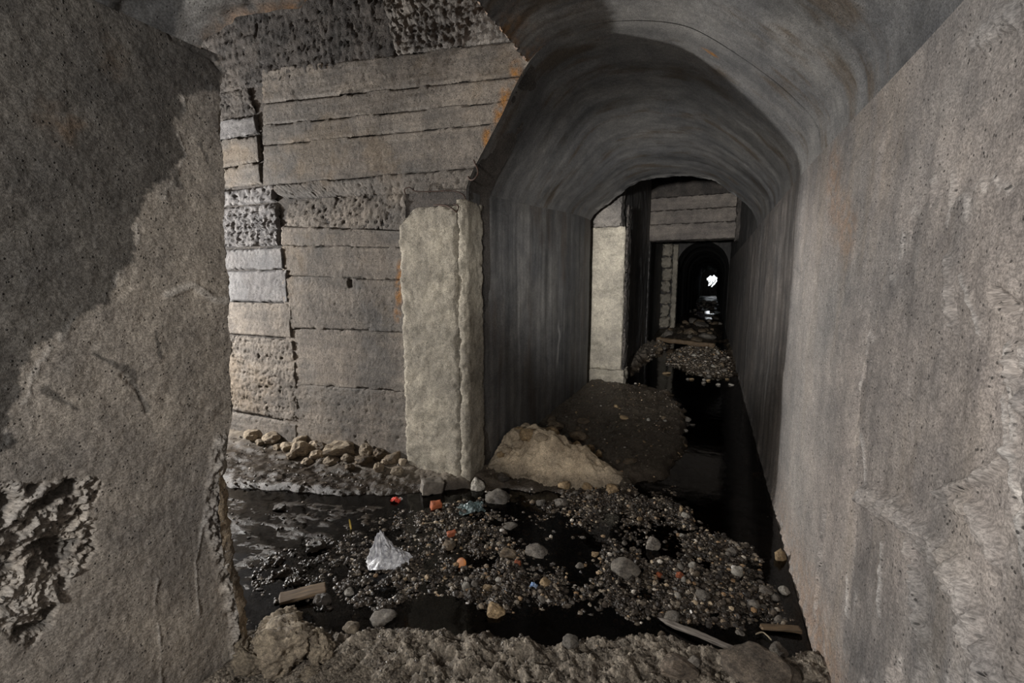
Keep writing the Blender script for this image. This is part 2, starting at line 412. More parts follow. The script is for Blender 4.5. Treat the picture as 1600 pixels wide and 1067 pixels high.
def height(x, y, full=False):
    x = np.asarray(x, float); y = np.asarray(y, float)
    P = P3(x, y)
    wob = 0.05 * fbm(P, 5.0, 3, seed=1) * np.clip(y / 3.0, 0.5, 2.0)
    big = fbm(P, 2.2, 3, seed=2); mid = fbm(P, 11.0, 4, seed=3); fine = fbm(P, 42.0, 4, 0.6, seed=4)
    z = -0.075 + 0.02 * big + 0.008 * mid
    dry = np.zeros_like(z); grav = np.zeros_like(z)
    def blend(poly, top, width, bumps, w=1.0):
        nonlocal z
        s = sd_poly(x, y, poly) + wob * w
        k = sstep(-width * 0.4, width, s)
        z = z * (1 - k) + (top + bumps) * k
        return k
    rip = fbm(P, (7.0, 16.0, 1), 4, 0.6, seed=9)
    k = blend(Z_LEFT, -0.001, 0.10, 0.009 * rip + 0.003 * fine)
    k = blend(Z_GRAV, 0.000, 0.14, 0.020 * mid + 0.012 * fine + 0.030 * big, 2.2); grav = np.maximum(grav, k)
    k = blend(Z_RIFF, -0.006, 0.12, 0.034 * mid + 0.012 * fine); grav = np.maximum(grav, 0.5 * k)
    k = blend(Z_MUD, 0.042, 0.12, 0.016 * mid + 0.007 * fine + 0.018 * big); dry = np.maximum(dry, 0.34 * k); grav = np.maximum(grav * (1 - k), 0.25 * k)
    wallk = sstep(2.35, 2.62, y)
    k = blend(Z_BANK, 0.03, 0.10, 0.045 * wallk + 0.018 * mid + 0.006 * fine + 0.03 * big); dry = np.maximum(dry, (0.15 + 0.45 * wallk) * k)
    cr = np.abs(fbm(P, 26.0, 3, 0.6, seed=8))
    k = blend(Z_BAR, 0.055, 0.13, 0.034 * mid + 0.030 * (0.45 - cr) + 0.010 * fine); dry = np.maximum(dry, 0.75 * k); grav = np.maximum(grav * (1 - k), 0.55 * k)
    k = blend(Z_FBAR, 0.05, 0.35, 0.02 * mid + 0.012 * fine); grav = np.maximum(grav, k); dry = np.maximum(dry, 0.4 * k)
    k = blend(Z_RIDGE, 0.10, 0.18, 0.05 * mid + 0.02 * fine); dry = np.maximum(dry, 0.5 * k)
    k = blend(Z_RRIDGE, 0.10, 0.18, 0.05 * mid + 0.02 * fine); dry = np.maximum(dry, 0.4 * k)
    k = blend(Z_FMUD, 0.06, 0.6, 0.04 * mid + 0.03 * big); dry = np.maximum(dry, 0.35 * k)
    far = sstep(14.5, 17.0, y)
    z = z * (1 - far) + far * (0.012 + 0.05 * fbm(P, (1.4, 0.5, 1), 3, seed=6))
    if not full: return z
    wet = np.clip(1.0 - sstep(0.015, 0.085, z) * (0.25 + 0.75 * dry) - 0.0, 0, 1)
    wet = np.clip(np.maximum(wet - dry * sstep(0.02, 0.06, z) * 0.5, 0), 0, 1)
    return z, dry, grav, wet
def ground_at(px, py):
    z = 0.02
    for _ in range(5):
        p = on_z(px, py, z); z = float(height(p[0], p[1]))
    return np.array([p[0], p[1], z])

ys = list(np.arange(-3.2, 1.15, 0.15)); y = 1.15
while y < 52: ys.append(y); y += 0.0062 * max(y, 1.25)
xs = []; x = 0.62
while x > -7.4: xs.append(x); x -= 0.0085 if x > -2.6 else 0.0085 * (1 + (-2.6 - x) * 1.4)
xs = np.array(xs[::-1]); ys = np.array(ys)
GX, GY = np.meshgrid(xs, ys, indexing='ij')
gz, gd, gg, gw = height(GX, GY, True)
floor = grids('floor', [dict(P=np.stack([GX, GY, gz], -1), attrs=dict(dry=gd, gravel=gg, wet=gw))], M['ground'])
structure(floor, 'uneven muddy tunnel floor of wet silt, gravel and low banks')
# water surface, softly rippled, level with z = 0
wgl = []
for x0, x1, y0, y1, st in ((-1.49, 0.42, -2.9, 1.0, 0.06), (-7.3, 0.42, 1.0, 2.64, 0.03), (-1.46, 0.42, 2.64, 6.2, 0.04), (-1.16, 0.42, 6.2, 14.5, 0.12), (-1.0, 0.41, 14.5, 49.8, 0.3)):
    WX, WY = np.meshgrid(np.linspace(x0, x1, int((x1 - x0) / st) + 2), np.linspace(y0, y1, int((y1 - y0) / st) + 2), indexing='ij')
    flow = sstep(-0.55, -1.1, WX) * sstep(3.2, 2.6, WY)
    wgl.append(dict(P=np.stack([WX, WY, 0.0012 * fbm(P3(WX, WY), 6.0, 3, seed=21) * (0.15 + 2.2 * flow)], -1)))
water = grids('stream_water', wgl, M['water'])
tag(water, 'shallow black stream water lying across the tunnel floor', 'water', kind='stuff')

# ------------------------------------------------------------------ tunnel lining
XL, XR = -1.47, 0.43
PROF0 = np.array([(-1.47, 2.0), (-1.42, 2.1), (-1.32, 2.25), (-1.22, 2.40), (-1.14, 2.54), (-1.05, 2.66), (-0.92, 2.75), (-0.72, 2.785), (-0.52, 2.775), (-0.26, 2.71), (-0.08, 2.61), (0.18, 2.39), (0.33, 2.235), (0.41, 2.12), (0.43, 2.0)])
PROF1 = np.array([(-1.47, 2.18), (-1.40, 2.28), (-1.28, 2.36), (-1.16, 2.44), (-1.04, 2.52), (-0.92, 2.59), (-0.76, 2.63), (-0.60, 2.635), (-0.43, 2.625), (-0.2, 2.59), (0.0, 2.51), (0.22, 2.34), (0.35, 2.20), (0.41, 2.10), (0.43, 2.0)])
def resample(P, n):
    # smooth (Catmull-Rom) then equal arc length
    Q = np.vstack([2 * P[0] - P[1], P, 2 * P[-1] - P[-2]]); out = []
    for k in range(1, len(Q) - 2):
        t = np.linspace(0, 1, 24, endpoint=False)[:, None]
        a, b, c, d = Q[k - 1], Q[k], Q[k + 1], Q[k + 2]
        out.append(0.5 * (2 * b + (c - a) * t + (2 * a - 5 * b + 4 * c - d) * t ** 2 + (3 * b - a - 3 * c + d) * t ** 3))
    out = np.vstack(out + [P[-1:]])
    s = np.concatenate([[0], np.cumsum(np.hypot(*np.diff(out, axis=0).T))])
    u = np.linspace(0, s[-1], n)
    return np.stack([np.interp(u, s, out[:, 0]), np.interp(u, s, out[:, 1])], -1), u
def shell(Ys, n, p0, p1, y0, y1, lift=0.0):
    """vault surface (len(Ys), n, 3) blended from profile p0 at y0 to p1 at y1, with arc coordinate"""
    a, u = resample(p0, n); b, _ = resample(p1, n)
    k = sstep(0, 1, np.clip((Ys - y0) / (y1 - y0), 0, 1))[:, None, None]
    XZ = a[None] * (1 - k) + b[None] * k
    XZ[..., 1] += lift * (XZ[..., 1] > 2.0) * np.sin(np.linspace(0, np.pi, n))[None]
    XZ = XZ.copy(); XZ[..., 0] += flare_at(Ys)[:, None] * sstep(0.6, 1.0, np.linspace(0, 1, n))[None]
    return np.stack([XZ[..., 0], np.broadcast_to(Ys[:, None], XZ.shape[:2]), XZ[..., 1]], -1), u
def inward(P):
    """unit normals of a grid"""
    du = np.gradient(P, axis=0); dv = np.gradient(P, axis=1)
    n = np.cross(du, dv); return n / (np.linalg.norm(n, axis=-1, keepdims=True) + 1e-9)

# --- right wall, continuous from behind the camera to the far lintel
ysR = np.concatenate([np.arange(-3.0, 0.75, 0.12), np.arange(0.75, 3.3, 0.006), np.arange(3.3, 6.4, 0.02), np.arange(6.4, 14.6, 0.06)])
zsR = np.concatenate([np.arange(-0.15, 2.0, 0.0062), [2.0]])
YY, ZZ = np.meshgrid(ysR, zsR, indexing='ij')
near = sstep(3.5, 2.5, YY)
Q = np.stack([0 * YY, YY, ZZ], -1)
disp = 0.010 * fbm(Q, 1.6, 3, seed=31) + (0.0028 * fbm(Q, 14, 4, 0.65, seed=32) + 0.0012 * fbm(Q, 52, 3, 0.7, seed=58)) * (0.3 + 0.7 * near) + 0.006 * fbm(Q, (1, 9, 0.7), 3, seed=33) * (1 - 0.5 * near)
def rw(pts): return [tuple(on_x(px, py, XR)[1:]) for px, py in pts]
pale = np.zeros_like(YY); damp = np.zeros_like(YY); rust = np.zeros_like(YY)
wob = 0.03 * fbm(Q, 9, 4, 0.6, seed=34)
# rough-cast second coat: lower right field with ragged dripping top edge
s2 = sd_poly(YY, ZZ, rw([(1600, 240), (1560, 270), (1530, 300), (1500, 300), (1470, 340), (1440, 290), (1405, 330), (1395, 400), (1370, 450), (1350, 540), (1340, 700), (1330, 1067), (1600, 1067)]))
s2 += 1.0 * wob + 0.05 * fbm(Q, (1, 22, 3), 3, seed=35)
k2 = sstep(-0.004, 0.010, s2)
disp += 0.006 * k2 + 0.0035 * k2 * ridged(Q, (1, 20, 6), 3, seed=36) * 0.5
damp += (0.34 + 0.35 * fbm(Q, (1, 6, 2), 4, 0.6, seed=60)) * k2
lip = np.exp(-(s2 / 0.010) ** 2); disp += 0.005 * lip; pale += 0.30 * lip * (fbm(Q, 12, 2, seed=45) > -0.05)
def torn(pts, wid, amp, seed, depthsign=1.0):
    """torn, flaking band of plaster along a polyline"""
    global disp, pale, damp
    d = sd_line(YY, ZZ, rw(pts)) + 0.35 * wid * fbm(Q, 16, 3, seed=seed)
    k = sstep(wid, wid * 0.35, d)
    r = 0.5 * ridged(Q + 0.02 * fbm(Q, 20, 2, seed=seed + 9)[..., None], (1, 24, 11), 4, seed=seed) + 0.7 * fbm(Q, (1, 40, 22), 4, 0.7, seed=seed + 5)
    disp += 1.9 * depthsign * amp * k * (0.3 + 1.1 * r)
    pale += 0.26 * k * sstep(0.1, 0.8, r); damp += 1.1 * k * sstep(0.2, -0.8, r)  # ridges painted pale and hollows dark as light and shade on the relief
torn([(1352, 775), (1400, 800), (1450, 850), (1490, 890), (1515, 960), (1535, 1030)], 0.040, 0.010, 41)
torn([(1420, 850), (1440, 920), (1450, 1000)], 0.020, 0.009, 42)
torn([(1475, 780), (1520, 800), (1550, 870)], 0.026, 0.008, 43)
torn([(1460, 770), (1530, 745), (1570, 700)], 0.012, 0.008, 46)
torn([(1530, 460), (1560, 480)], 0.016, -0.014, 44)
torn([(1285, 800), (1278, 880), (1272, 940)], 0.030, -0.010, 47)
torn([(1460, 400), (1468, 480), (1475, 520)], 0.010, 0.006, 48)
torn([(1500, 60), (1545, 30), (1590, 0)], 0.05, 0.006, 49)
torn([(1590, 560), (1600, 620)], 0.05, 0.010, 50)
for pts, w in (([(1556, 540), (1562, 640), (1572, 740), (1588, 860), (1600, 960)], 0.0045), ([(1548, 620), (1560, 700)], 0.004), ([(1480, 430), (1500, 480), (1510, 520)], 0.004), ([(1320, 900), (1322, 960)], 0.006), ([(1375, 850), (1372, 960)], 0.006), ([(1345, 680), (1352, 770)], 0.005)):
    d = sd_line(YY, ZZ, rw(pts)) + 0.004 * fbm(Q, 30, 3, seed=51)
    k = sstep(w * 1.8, w * 0.4, d); disp += 0.006 * k; pale += 0.60 * k
# fingers dragged in the second coat
fing = sstep(0.35, 0.8, fbm(Q, (1, 26, 4.5), 3, seed=52)) * k2 * sstep(1.0, 2.2, ZZ + 1.0 * fbm(Q, 3, 2, seed=53))
disp += 0.005 * fing; pale += 0.24 * fing
# rust tints near the bend and the pale dry band below it
d = sd_line(YY, ZZ, rw([(1295, 270), (1300, 330), (1315, 370)])); rust += 0.28 * sstep(0.16, 0.02, d)
pale += 0.38 * sstep(0.9, 0.0, np.abs(YY - 2.6)) * sstep(2.0, 1.2, ZZ)
# crumbling foot with crust
foot = sstep(0.10, 0.0, ZZ + 0.05 * fbm(Q, 8, 3, seed=54)); disp += 0.012 * foot * (0.5 + fbm(Q, 18, 3, seed=55))
rust += 0.3 * sstep(0.35, 0.05, ZZ) * near
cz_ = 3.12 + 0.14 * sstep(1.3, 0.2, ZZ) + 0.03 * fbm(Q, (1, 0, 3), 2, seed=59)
crease_shade = sstep(cz_ - 0.03, cz_ + 0.05, YY); damp += 0.60 * crease_shade * (0.75 + 0.6 * fbm(Q, (1, 7, 0.5), 3, seed=56)) + 0.35 * sstep(1.65, 2.0, ZZ) * near + 0.25 * sstep(1.5, 1.0, YY) * sstep(1.3, 1.9, ZZ)  # dark cement tone from the crease, painted to deepen its shadow edge; darker top
lime = sstep(0.03, 0.0, np.abs(YY - 4.05 - 0.12 * fbm(Q, (1, 0, 2), 2, seed=57))) * sstep(1.3, 0.6, ZZ) * 0.8
pale = np.clip(pale + lime, 0, 1); damp = np.clip(damp, 0, 1)
disp *= sstep(2.0, 1.93, ZZ)
def flare_at(y): return 0.035 * sstep(3.2, 1.2, y)
flare = flare_at(YY) * sstep(0.2, 1.8, ZZ)
PR = np.stack([XR + flare - disp, YY, ZZ], -1)
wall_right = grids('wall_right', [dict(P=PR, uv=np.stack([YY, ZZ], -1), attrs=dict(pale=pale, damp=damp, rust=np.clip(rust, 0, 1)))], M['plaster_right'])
structure(wall_right, 'rough grey rendered wall with torn plaster ridges along the right')

# --- near left wall with its ragged broken end
edge_px = [(362, -60), (350, 60), (345, 130), (344, 200), (350, 290), (350, 350), (353, 420), (357, 520), (361, 600), (360, 650), (352, 695), (350, 740), (345, 800), (352, 860), (372, 930), (380, 1000), (372, 1060)]
XLN = -1.50
ez = np.array([on_x(px, py, XLN)[1:] for px, py in edge_px])[::-1]
zsL = np.arange(-0.15, 2.131, 0.0045)
yE = np.interp(zsL, ez[:, 1], ez[:, 0])
yE = yE + 0.011 * fbm(P3(0 * zsL, zsL), 5.0, 2, 0.5, seed=61) + 0.005 * fbm(P3(0 * zsL, zsL), 31, 3, 0.6, seed=79)
t0 = np.concatenate([np.linspace(0, 0.86, 26, endpoint=False), np.linspace(0.86, 1.0, 175)])
yB = -3.0
YY = yB + (yE[None, :] - yB) * t0[:, None]; ZZ = np.broadcast_to(zsL[None], YY.shape)
Q = np.stack([0 * YY, YY, ZZ], -1)
disp = 0.010 * fbm(Q, 1.7, 3, seed=62) + 0.0026 * fbm(Q, 15, 4, 0.65, seed=63) + 0.0010 * fbm(Q, 60, 3, 0.7, seed=76)
def lw(pts): return [tuple(on_x(px, py, XLN)[1:]) for px, py in pts]
pale = np.zeros_like(YY); rust = np.zeros_like(YY)
wob = 0.016 * fbm(Q, 11, 5, 0.65, seed=64)
sd = sd_poly(YY, ZZ, lw([(-300, -200), (330, -200), (345, 95), (330, 130), (290, 150), (275, 190), (285, 240), (270, 290), (220, 330), (215, 370), (205, 415), (165, 450), (120, 490), (70, 540), (45, 610), (0, 690), (-300, 800)]))
damp = sstep(-0.004, 0.007, sd + 1.6 * wob + 0.03 * fbm(Q, 4, 3, seed=72)) * 0.92
for pts, w in (([(235, 245), (265, 240), (280, 290)], 0.013), ([(313, 225), (328, 262)], 0.006), ([(150, 555), (200, 580), (230, 640)], 0.010), ([(240, 520), (250, 560)], 0.007), ([(70, 610), (120, 640)], 0.012), ([(300, 175), (325, 190)], 0.008)):
    d = sd_line(YY, ZZ, lw(pts)) + 0.7 * wob
    damp = np.maximum(damp, 0.75 * sstep(w, w * 0.5, d))
lip = np.exp(-((sd + wob + 0.006) / 0.006) ** 2) * (fbm(Q, 14, 2, seed=65) > 0); pale += 0.30 * lip; disp += 0.002 * lip
for cx, cy, w in ((90, 190, 0.07), (110, 210, 0.05), (175, 90, 0.05)):
    c = lw([(cx, cy)])[0]; d = np.hypot(YY - c[0], ZZ - c[1]); rust += 0.16 * sstep(w, 0.2 * w, d + 2 * wob)
# spalled patch low on the left
sp = sd_poly(YY, ZZ, lw([(-60, 735), (60, 745), (150, 750), (152, 850), (110, 920), (60, 1000), (-60, 1010)])) + wob
sp = sp + 0.02 * fbm(Q, 18, 4, 0.65, seed=73)
k = sstep(0.0, 0.010, sp); Qw = Q + 0.03 * np.stack([0 * YY, fbm(Q, 14, 3, seed=74), fbm(Q, 14, 3, seed=75)], -1)
r = 1.6 * fbm(Qw, 11, 6, 0.72, seed=66)
disp += k * (-0.014 + 0.020 * r); pale += 0.3 * k * sstep(0.1, 0.8, r); damp = np.maximum(damp, 0.85 * k * sstep(0.05, -0.5, r))
# scratches, cracks, ridge of torn plaster beside the broken end
for pts, w, a in (([(245, 905), (240, 940), (248, 985), (250, 1067)], 0.0018, 0.003), ([(320, 805), (305, 880), (310, 960)], 0.0018, 0.003), ([(235, 620), (290, 632), (350, 645)], 0.002, -0.004), ([(255, 35), (270, 60), (330, 90), (345, 110)], 0.005, -0.006), ([(262, 460), (300, 445), (335, 470), (352, 470)], 0.008, 0.006), ([(190, 585), (215, 610), (230, 645)], 0.004, -0.003)):
    d = sd_line(YY, ZZ, lw(pts)) + 0.3 * wob; disp += a * sstep(w * 2, w * 0.4, d)
    if a > 0: pale += 0.4 * sstep(w * 2, w * 0.4, d)
d = sd_line(YY, ZZ, lw([(345, 690), (335, 760), (330, 810), (350, 880), (365, 960), (375, 1020)])) + 0.5 * wob
k = sstep(0.035, 0.008, d); r = ridged(Q, (1, 30, 16), 4, seed=68)
r = 0.6 * r + 0.9 * fbm(Q, (1, 34, 20), 4, 0.7, seed=77)
disp += k * 0.014 * (r - 0.1); pale += 0.3 * k * sstep(0, 1, r); damp = np.maximum(damp, 0.6 * k * sstep(0.0, -0.6, r))
disp += 0.0007 * fbm(Q, (1, 90, 14), 3, seed=69) * sstep(1.1, 0.7, ZZ)
PL = np.stack([XLN + disp, YY, ZZ], -1)
# broken end face: plaster edge, then concrete core set back and outward
ret = [PL[-1]]
rs = np.array([0.006, 0.014, 0.03, 0.06, 0.10, 0.16, 0.24, 0.34, 0.46, 0.60])
cz = P3(0 * zsL, zsL)
for kx in rs:
    e = PL[-1].copy(); e[:, 0] -= kx
    e[:, 1] += (0.004 if kx < 0.02 else 0.012) + 0.012 * fbm(P3(kx + 0 * zsL, zsL), 15, 4, seed=70) - 0.35 * max(0, kx - 0.25)
    ret.append(e)
ret = np.stack(ret, 0)
wall_left = grids('wall_left', [dict(P=PL, uv=np.stack([YY, ZZ], -1), attrs=dict(pale=np.clip(pale, 0, 1), damp=np.clip(damp, 0, 1), rust=np.clip(rust, 0, 1)), flip=True),
                               dict(P=ret, uv=np.stack([ret[..., 1] - ret[..., 0], ret[..., 2]], -1), flip=True)], M['plaster_left'])
structure(wall_left, 'grey plastered wall at left, wet above and spalled below, ending raggedly')
# exposed core standing out of the broken end, low down
zc = np.arange(-0.1, 0.78, 0.008); xc = np.linspace(0, 1, 26)
U, Z2 = np.meshgrid(xc, zc, indexing='ij')
ye = np.interp(Z2, ez[:, 1], ez[:, 0]); taper = sstep(0.80, 0.62, Z2)
ang = U * math.pi
Qc = np.stack([U * 0.2, ye, Z2], -1)
bulge = 0.012 * fbm(Qc, (9, 10, 12), 5, 0.7, seed=71)
rad = (0.030 + bulge) * (0.25 + 0.75 * taper)
pin = on_x(383, 900, XLN)[1] - np.interp(0.45, ez[:, 1], ez[:, 0])
PC = np.stack([XLN - 0.012 + (rad + 0.010) * np.cos(ang) * 0.9, ye - 0.022 + 0.006 * fbm(Qc, 25, 3, seed=78) + np.sin(ang) * (rad + 0.016 * taper), Z2], -1)
core = grids('broken_core', [dict(P=PC)], M['core'], wall_left)
core['label'] = 'rough warm-coloured concrete core laid bare along the broken edge'

# --- near vault (two pieces, left haunch broken off over the side passage)
XB = -1.05
ysN = np.concatenate([np.arange(-3.0, 0.6, 0.12), np.arange(0.6, 2.645, 0.011), [2.65]])
SN, uN = shell(ysN, 300, PROF0, PROF0, -3, 2.65, 0.006)
nb = int(np.argmax(SN[0, :, 0] > XB))
Qn = SN.copy()
nn = inward(SN)
sgn = -1.0 if nn[40, 150, 2] > 0 else 1.0
dN = 0.010 * fbm(Qn, 1.5, 3, seed=81) + 0.0035 * fbm(Qn, (5, 18, 5), 4, 0.6, seed=82) + 0.0015 * fbm(Qn, 40, 3, seed=83)
dN *= sstep(2.0, 2.1, SN[..., 2]) * (0.25 + 0.75 * sstep(2.65, 2.35, ysN))[:, None]
SN = SN + nn * sgn * dN[..., None]
uvN = np.stack([np.broadcast_to(ysN[:, None], SN.shape[:2]), np.broadcast_to(uN[None], SN.shape[:2])], -1)
dampN = np.clip(0.35 + 0.9 * fbm(Qn, (1.2, 3.0, 1.2), 4, seed=84), 0, 0.8) * sstep(2.7, 1.9, ysN)[:, None]
dampN = np.maximum(dampN, 0.55 * sstep(0.9, 0.3, np.abs(SN[..., 0] - 0.15)) * sstep(2.4, 1.6, ysN)[:, None] * 0.8)
rustN = 0.8 * sstep(0.16, 0.02, np.abs(SN[..., 0] - XB)) * sstep(1.9, 2.6, ysN)[:, None] * (0.4 + 0.8 * fbm(Qn, 8, 3, seed=85))
# right part
A = SN[:, nb:].copy()
jag = 0.03 * fbm(P3(0 * ysN, ysN), 9, 4, 0.6, seed=86); A[:, 0, 0] += jag; A[:, 1, 0] += 0.5 * jag
retB = np.stack([A[:, 0] + np.array([dx, 0, dz]) + np.stack([0.012 * fbm(P3(ysN, 0 * ysN + dz * 9), 14, 3, seed=87)] * 3, -1) for dx, dz in ((0, 0), (-0.008, 0.02), (-0.006, 0.06), (0.0, 0.14), (0.01, 0.30), (0.02, 0.8))], 0)
# left haunch: ends on a slanting broken edge
zsH = SN[0, :nb + 1]
edgeA = np.interp(np.linspace(0, 1, nb + 1), [0, 0.18, 0.36, 0.55, 1.0], [1.02, 1.08, 1.24, 1.31, 1.48]) + 0.02 * fbm(P3(np.linspace(0, 1, nb + 1), 0 * np.linspace(0, 1, nb + 1)), 7, 4, seed=88)
tt = np.concatenate([np.linspace(0, 0.84, 22, endpoint=False), np.linspace(0.84, 1, 80)])
YH = -3.0 + (edgeA[None] + 3.0) * tt[:, None]
PH = np.stack([np.broadcast_to(zsH[None, :, 0], YH.shape), YH, np.broadcast_to(zsH[None, :, 2], YH.shape)], -1)
kk = np.linspace(0, 1, nb + 1)[None]
PH[..., 2] += 0.12 * (1 - sstep(0, 0.9, kk)); PH[..., 0] -= 0.03 * (1 - sstep(0, 0.5, kk))
nH = inward(PH); sH = 1.0 if nH[10, 5, 0] > 0 else -1.0
lump = 0.012 * fbm(PH, (4, 6, 4), 4, seed=89) + 0.010 * sstep(0.3, 0.6, fbm(PH, 6, 3, seed=90)) + 0.002 * fbm(PH, 40, 3, seed=91)
PH = PH + nH * sH * lump[..., None]
PH[..., 0] = np.where(np.linspace(0, 1, nb + 1)[None] < 0.02, np.minimum(PH[..., 0], XLN + 0.02), PH[..., 0])
rH = np.stack([PH[-1] + np.array([-0.5 * k, 0.006 * (k > 0), 0.8 * k]) + np.stack([0 * zsH[:, 0], 0.012 * (k > 0) * fbm(P3(zsH[:, 2], 0 * zsH[:, 2] + k), 14, 3, seed=92), 0 * zsH[:, 0]], -1) for k in (0, 0.015, 0.04, 0.09, 0.2, 0.4, 0.8)], 0)
rustH = 0.95 * sstep(0.14, 0.02, np.hypot(YH - 1.30, PH[..., 2] - 2.36)) + 0.7 * sstep(0.12, 0.0, np.abs(YH - edgeA[None]) + 0.25 * np.abs(PH[..., 2] - 2.4))
ceiling = grids('ceiling', [dict(P=A, uv=uvN[:, nb:], attrs=dict(damp=dampN[:, nb:], rust=np.clip(rustN[:, nb:], 0, 1))), dict(P=retB, flip=True, attrs=dict(rust=0.5)),
                            dict(P=PH, uv=np.stack([YH, np.broadcast_to(uN[None, :nb + 1], YH.shape)], -1), attrs=dict(pale=0.25 * sstep(0.9, 0.95, YH), damp=0.92 * sstep(0.945, 0.925, YH + 0.02 * fbm(PH, 9, 3, seed=93)), rust=np.clip(rustH, 0, 1))), dict(P=rH, attrs=dict(rust=0.3))], M['vault'])
structure(ceiling, 'grey rendered barrel vault overhead, broken off above the side passage')

# --- inner tunnel: left wall, vault
ysI = np.concatenate([np.arange(2.64, 3.6, 0.012), np.arange(3.6, 5.86, 0.02), [5.88]])
jagE = 5.88
zi = np.concatenate([np.arange(-0.12, 2.0, 0.014), [2.0]])
YY, ZZ = np.meshgrid(ysI, zi, indexing='ij')
Q = np.stack([0 * YY, YY, ZZ], -1)
stretch = 2.0 + (2.18 - 2.0) * sstep(0, 1, np.clip((YY - 2.65) / (5.88 - 2.65), 0, 1))
ZS = np.where(ZZ > 0, ZZ * stretch / 2.0, ZZ)
disp = 0.008 * fbm(Q, 1.6, 3, seed=101) + 0.004 * fbm(Q, (1, 8, 0.6), 3, seed=102) + 0.001 * fbm(Q, 30, 3, seed=103)
disp *= sstep(2.0, 1.9, ZZ)
pale = 0.75 * sstep(0.05, 0.0, np.abs(YY - 4.6 - 0.1 * fbm(Q, (1, 0, 4), 2, seed=104))) * sstep(1.0, 0.8, ZZ) * sstep(0.45, 0.55, ZZ)
pale += 0.6 * sstep(0.10, 0.0, YY - 2.64) * sstep(1.5, 1.95, ZZ) * sstep(-0.1, 0.4, fbm(Q, (1, 40, 1), 2, seed=105))
damp = np.clip(0.05 + 0.5 * fbm(Q, (1, 2.2, 0.5), 4, seed=106) + 0.30 * sstep(4.3, 5.4, YY), 0, 0.9)
PI_ = np.stack([XL + disp, YY, ZS], -1)
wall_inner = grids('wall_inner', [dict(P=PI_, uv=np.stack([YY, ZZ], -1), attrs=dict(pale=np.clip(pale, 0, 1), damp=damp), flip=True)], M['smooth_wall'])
structure(wall_inner, 'dark smooth cement wall streaked vertically inside the tunnel at left')
SI, uI = shell(ysI, 220, PROF0, PROF1, 2.65, 5.88)
nI = inward(SI); sg = -1.0 if nI[40, 110, 2] > 0 else 1.0
dI = (0.008 * fbm(SI, 1.6, 3, seed=111) + 0.003 * fbm(SI, (0.9, 6, 0.9), 4, seed=112) + 0.0012 * fbm(SI, 34, 3, seed=113))
fade = sstep(0, 0.03, np.linspace(0, 1, 220)) * sstep(1, 0.97, np.linspace(0, 1, 220))
dI *= (0.25 + 0.75 * sstep(2.65, 2.95, ysI))[:, None]
SI = SI + nI * sg * (dI * fade[None])[..., None]
jg = 0.06 * fbm(P3(SI[-1, :, 0], SI[-1, :, 2]), 9, 4, 0.65, seed=114)
for k in range(1, 9): SI[-k, :, 1] += jg * (1 - (k - 1) / 8.0)
dampI = np.clip(0.10 + 0.75 * fbm(SI, (0.8, 3.5, 0.8), 4, seed=115), 0, 0.85)
rsl = on_y(1113, 78, 2.80); rustI = sstep(1.0, 0.4, np.hypot(np.hypot((SI[..., 0] - rsl[0]) / 0.07, (SI[..., 2] - rsl[2]) / 0.07), (SI[..., 1] - rsl[1]) / 0.022))
lit_rimI = 0.8 * sstep(0.25, 0.0, 5.86 - SI[..., 1]) * sstep(0.0, 0.4, fbm(SI, 7, 3, seed=116) + 0.2) * (SI[..., 2] > 2.3)  # paler far rim paints the light on the vault's underside
end = np.stack([SI[-1] + np.array([0, 0.0 + 0.01 * (k > 0), k]) for k in (0, 0.02, 0.05, 0.10, 0.4, 0.9)], 0)
end[1:, :, 2] += 0.012 * fbm(end[1:], 14, 3, seed=117)
ring = np.stack([SN[-1, nb:], SN[-1, nb:] * 0.5 + 0.5 * np.stack([np.interp(uN[nb:], uI, SI[0, :, k]) for k in range(3)], -1), np.stack([np.interp(uN[nb:], uI, SI[0, :, k]) for k in range(3)], -1)], 0)
vault = grids('ceiling', [dict(P=ring, attrs=dict(damp=0.3)), dict(P=SI, uv=np.stack([np.broadcast_to(ysI[:, None], SI.shape[:2]), np.broadcast_to(uI[None], SI.shape[:2])], -1), attrs=dict(damp=dampI, pale=lit_rimI, rust=rustI)), dict(P=end, attrs=dict(pale=0.25))], M['vault'])
structure(vault, 'curved brown-stained barrel vault of the inner tunnel')

# ------------------------------------------------------------------ board-formed cross wall
YW = 2.65
def wxz(px, py): p = on_y(px, py, YW); return p[0], p[2]
def lintp(z):
    """left edge of the vault opening at height z"""
    return float(np.interp(z, [0, 2.0, 2.1, 2.25, 2.40, 2.54, 2.66, 2.75, 2.80, 3.4], [XL, XL, -1.42, -1.32, -1.22, -1.14, -1.05, -0.95, -0.80, -0.78]))
zz = np.arange(-0.15, 3.61, 0.03); tt = np.linspace(0, 1, 60)
xl = -7.4; xr = np.array([lintp(z) for z in zz])
X2 = xl + (xr[None] - xl) * tt[:, None]
PB = np.stack([X2, YW + 0.020 + 0.006 * fbm(P3(X2, np.broadcast_to(zz[None], X2.shape)), 9, 3, seed=121), np.broadcast_to(zz[None], X2.shape)], -1)
rv = np.stack([PB[-1] + np.array([0, k, 0]) for k in (0, 0.02, 0.1, 0.3)], 0)
wall_cross = grids('wall_passage', [dict(P=PB), dict(P=rv)], M['rough_dark'])
structure(wall_cross, 'board-marked concrete cross wall of the side passage')
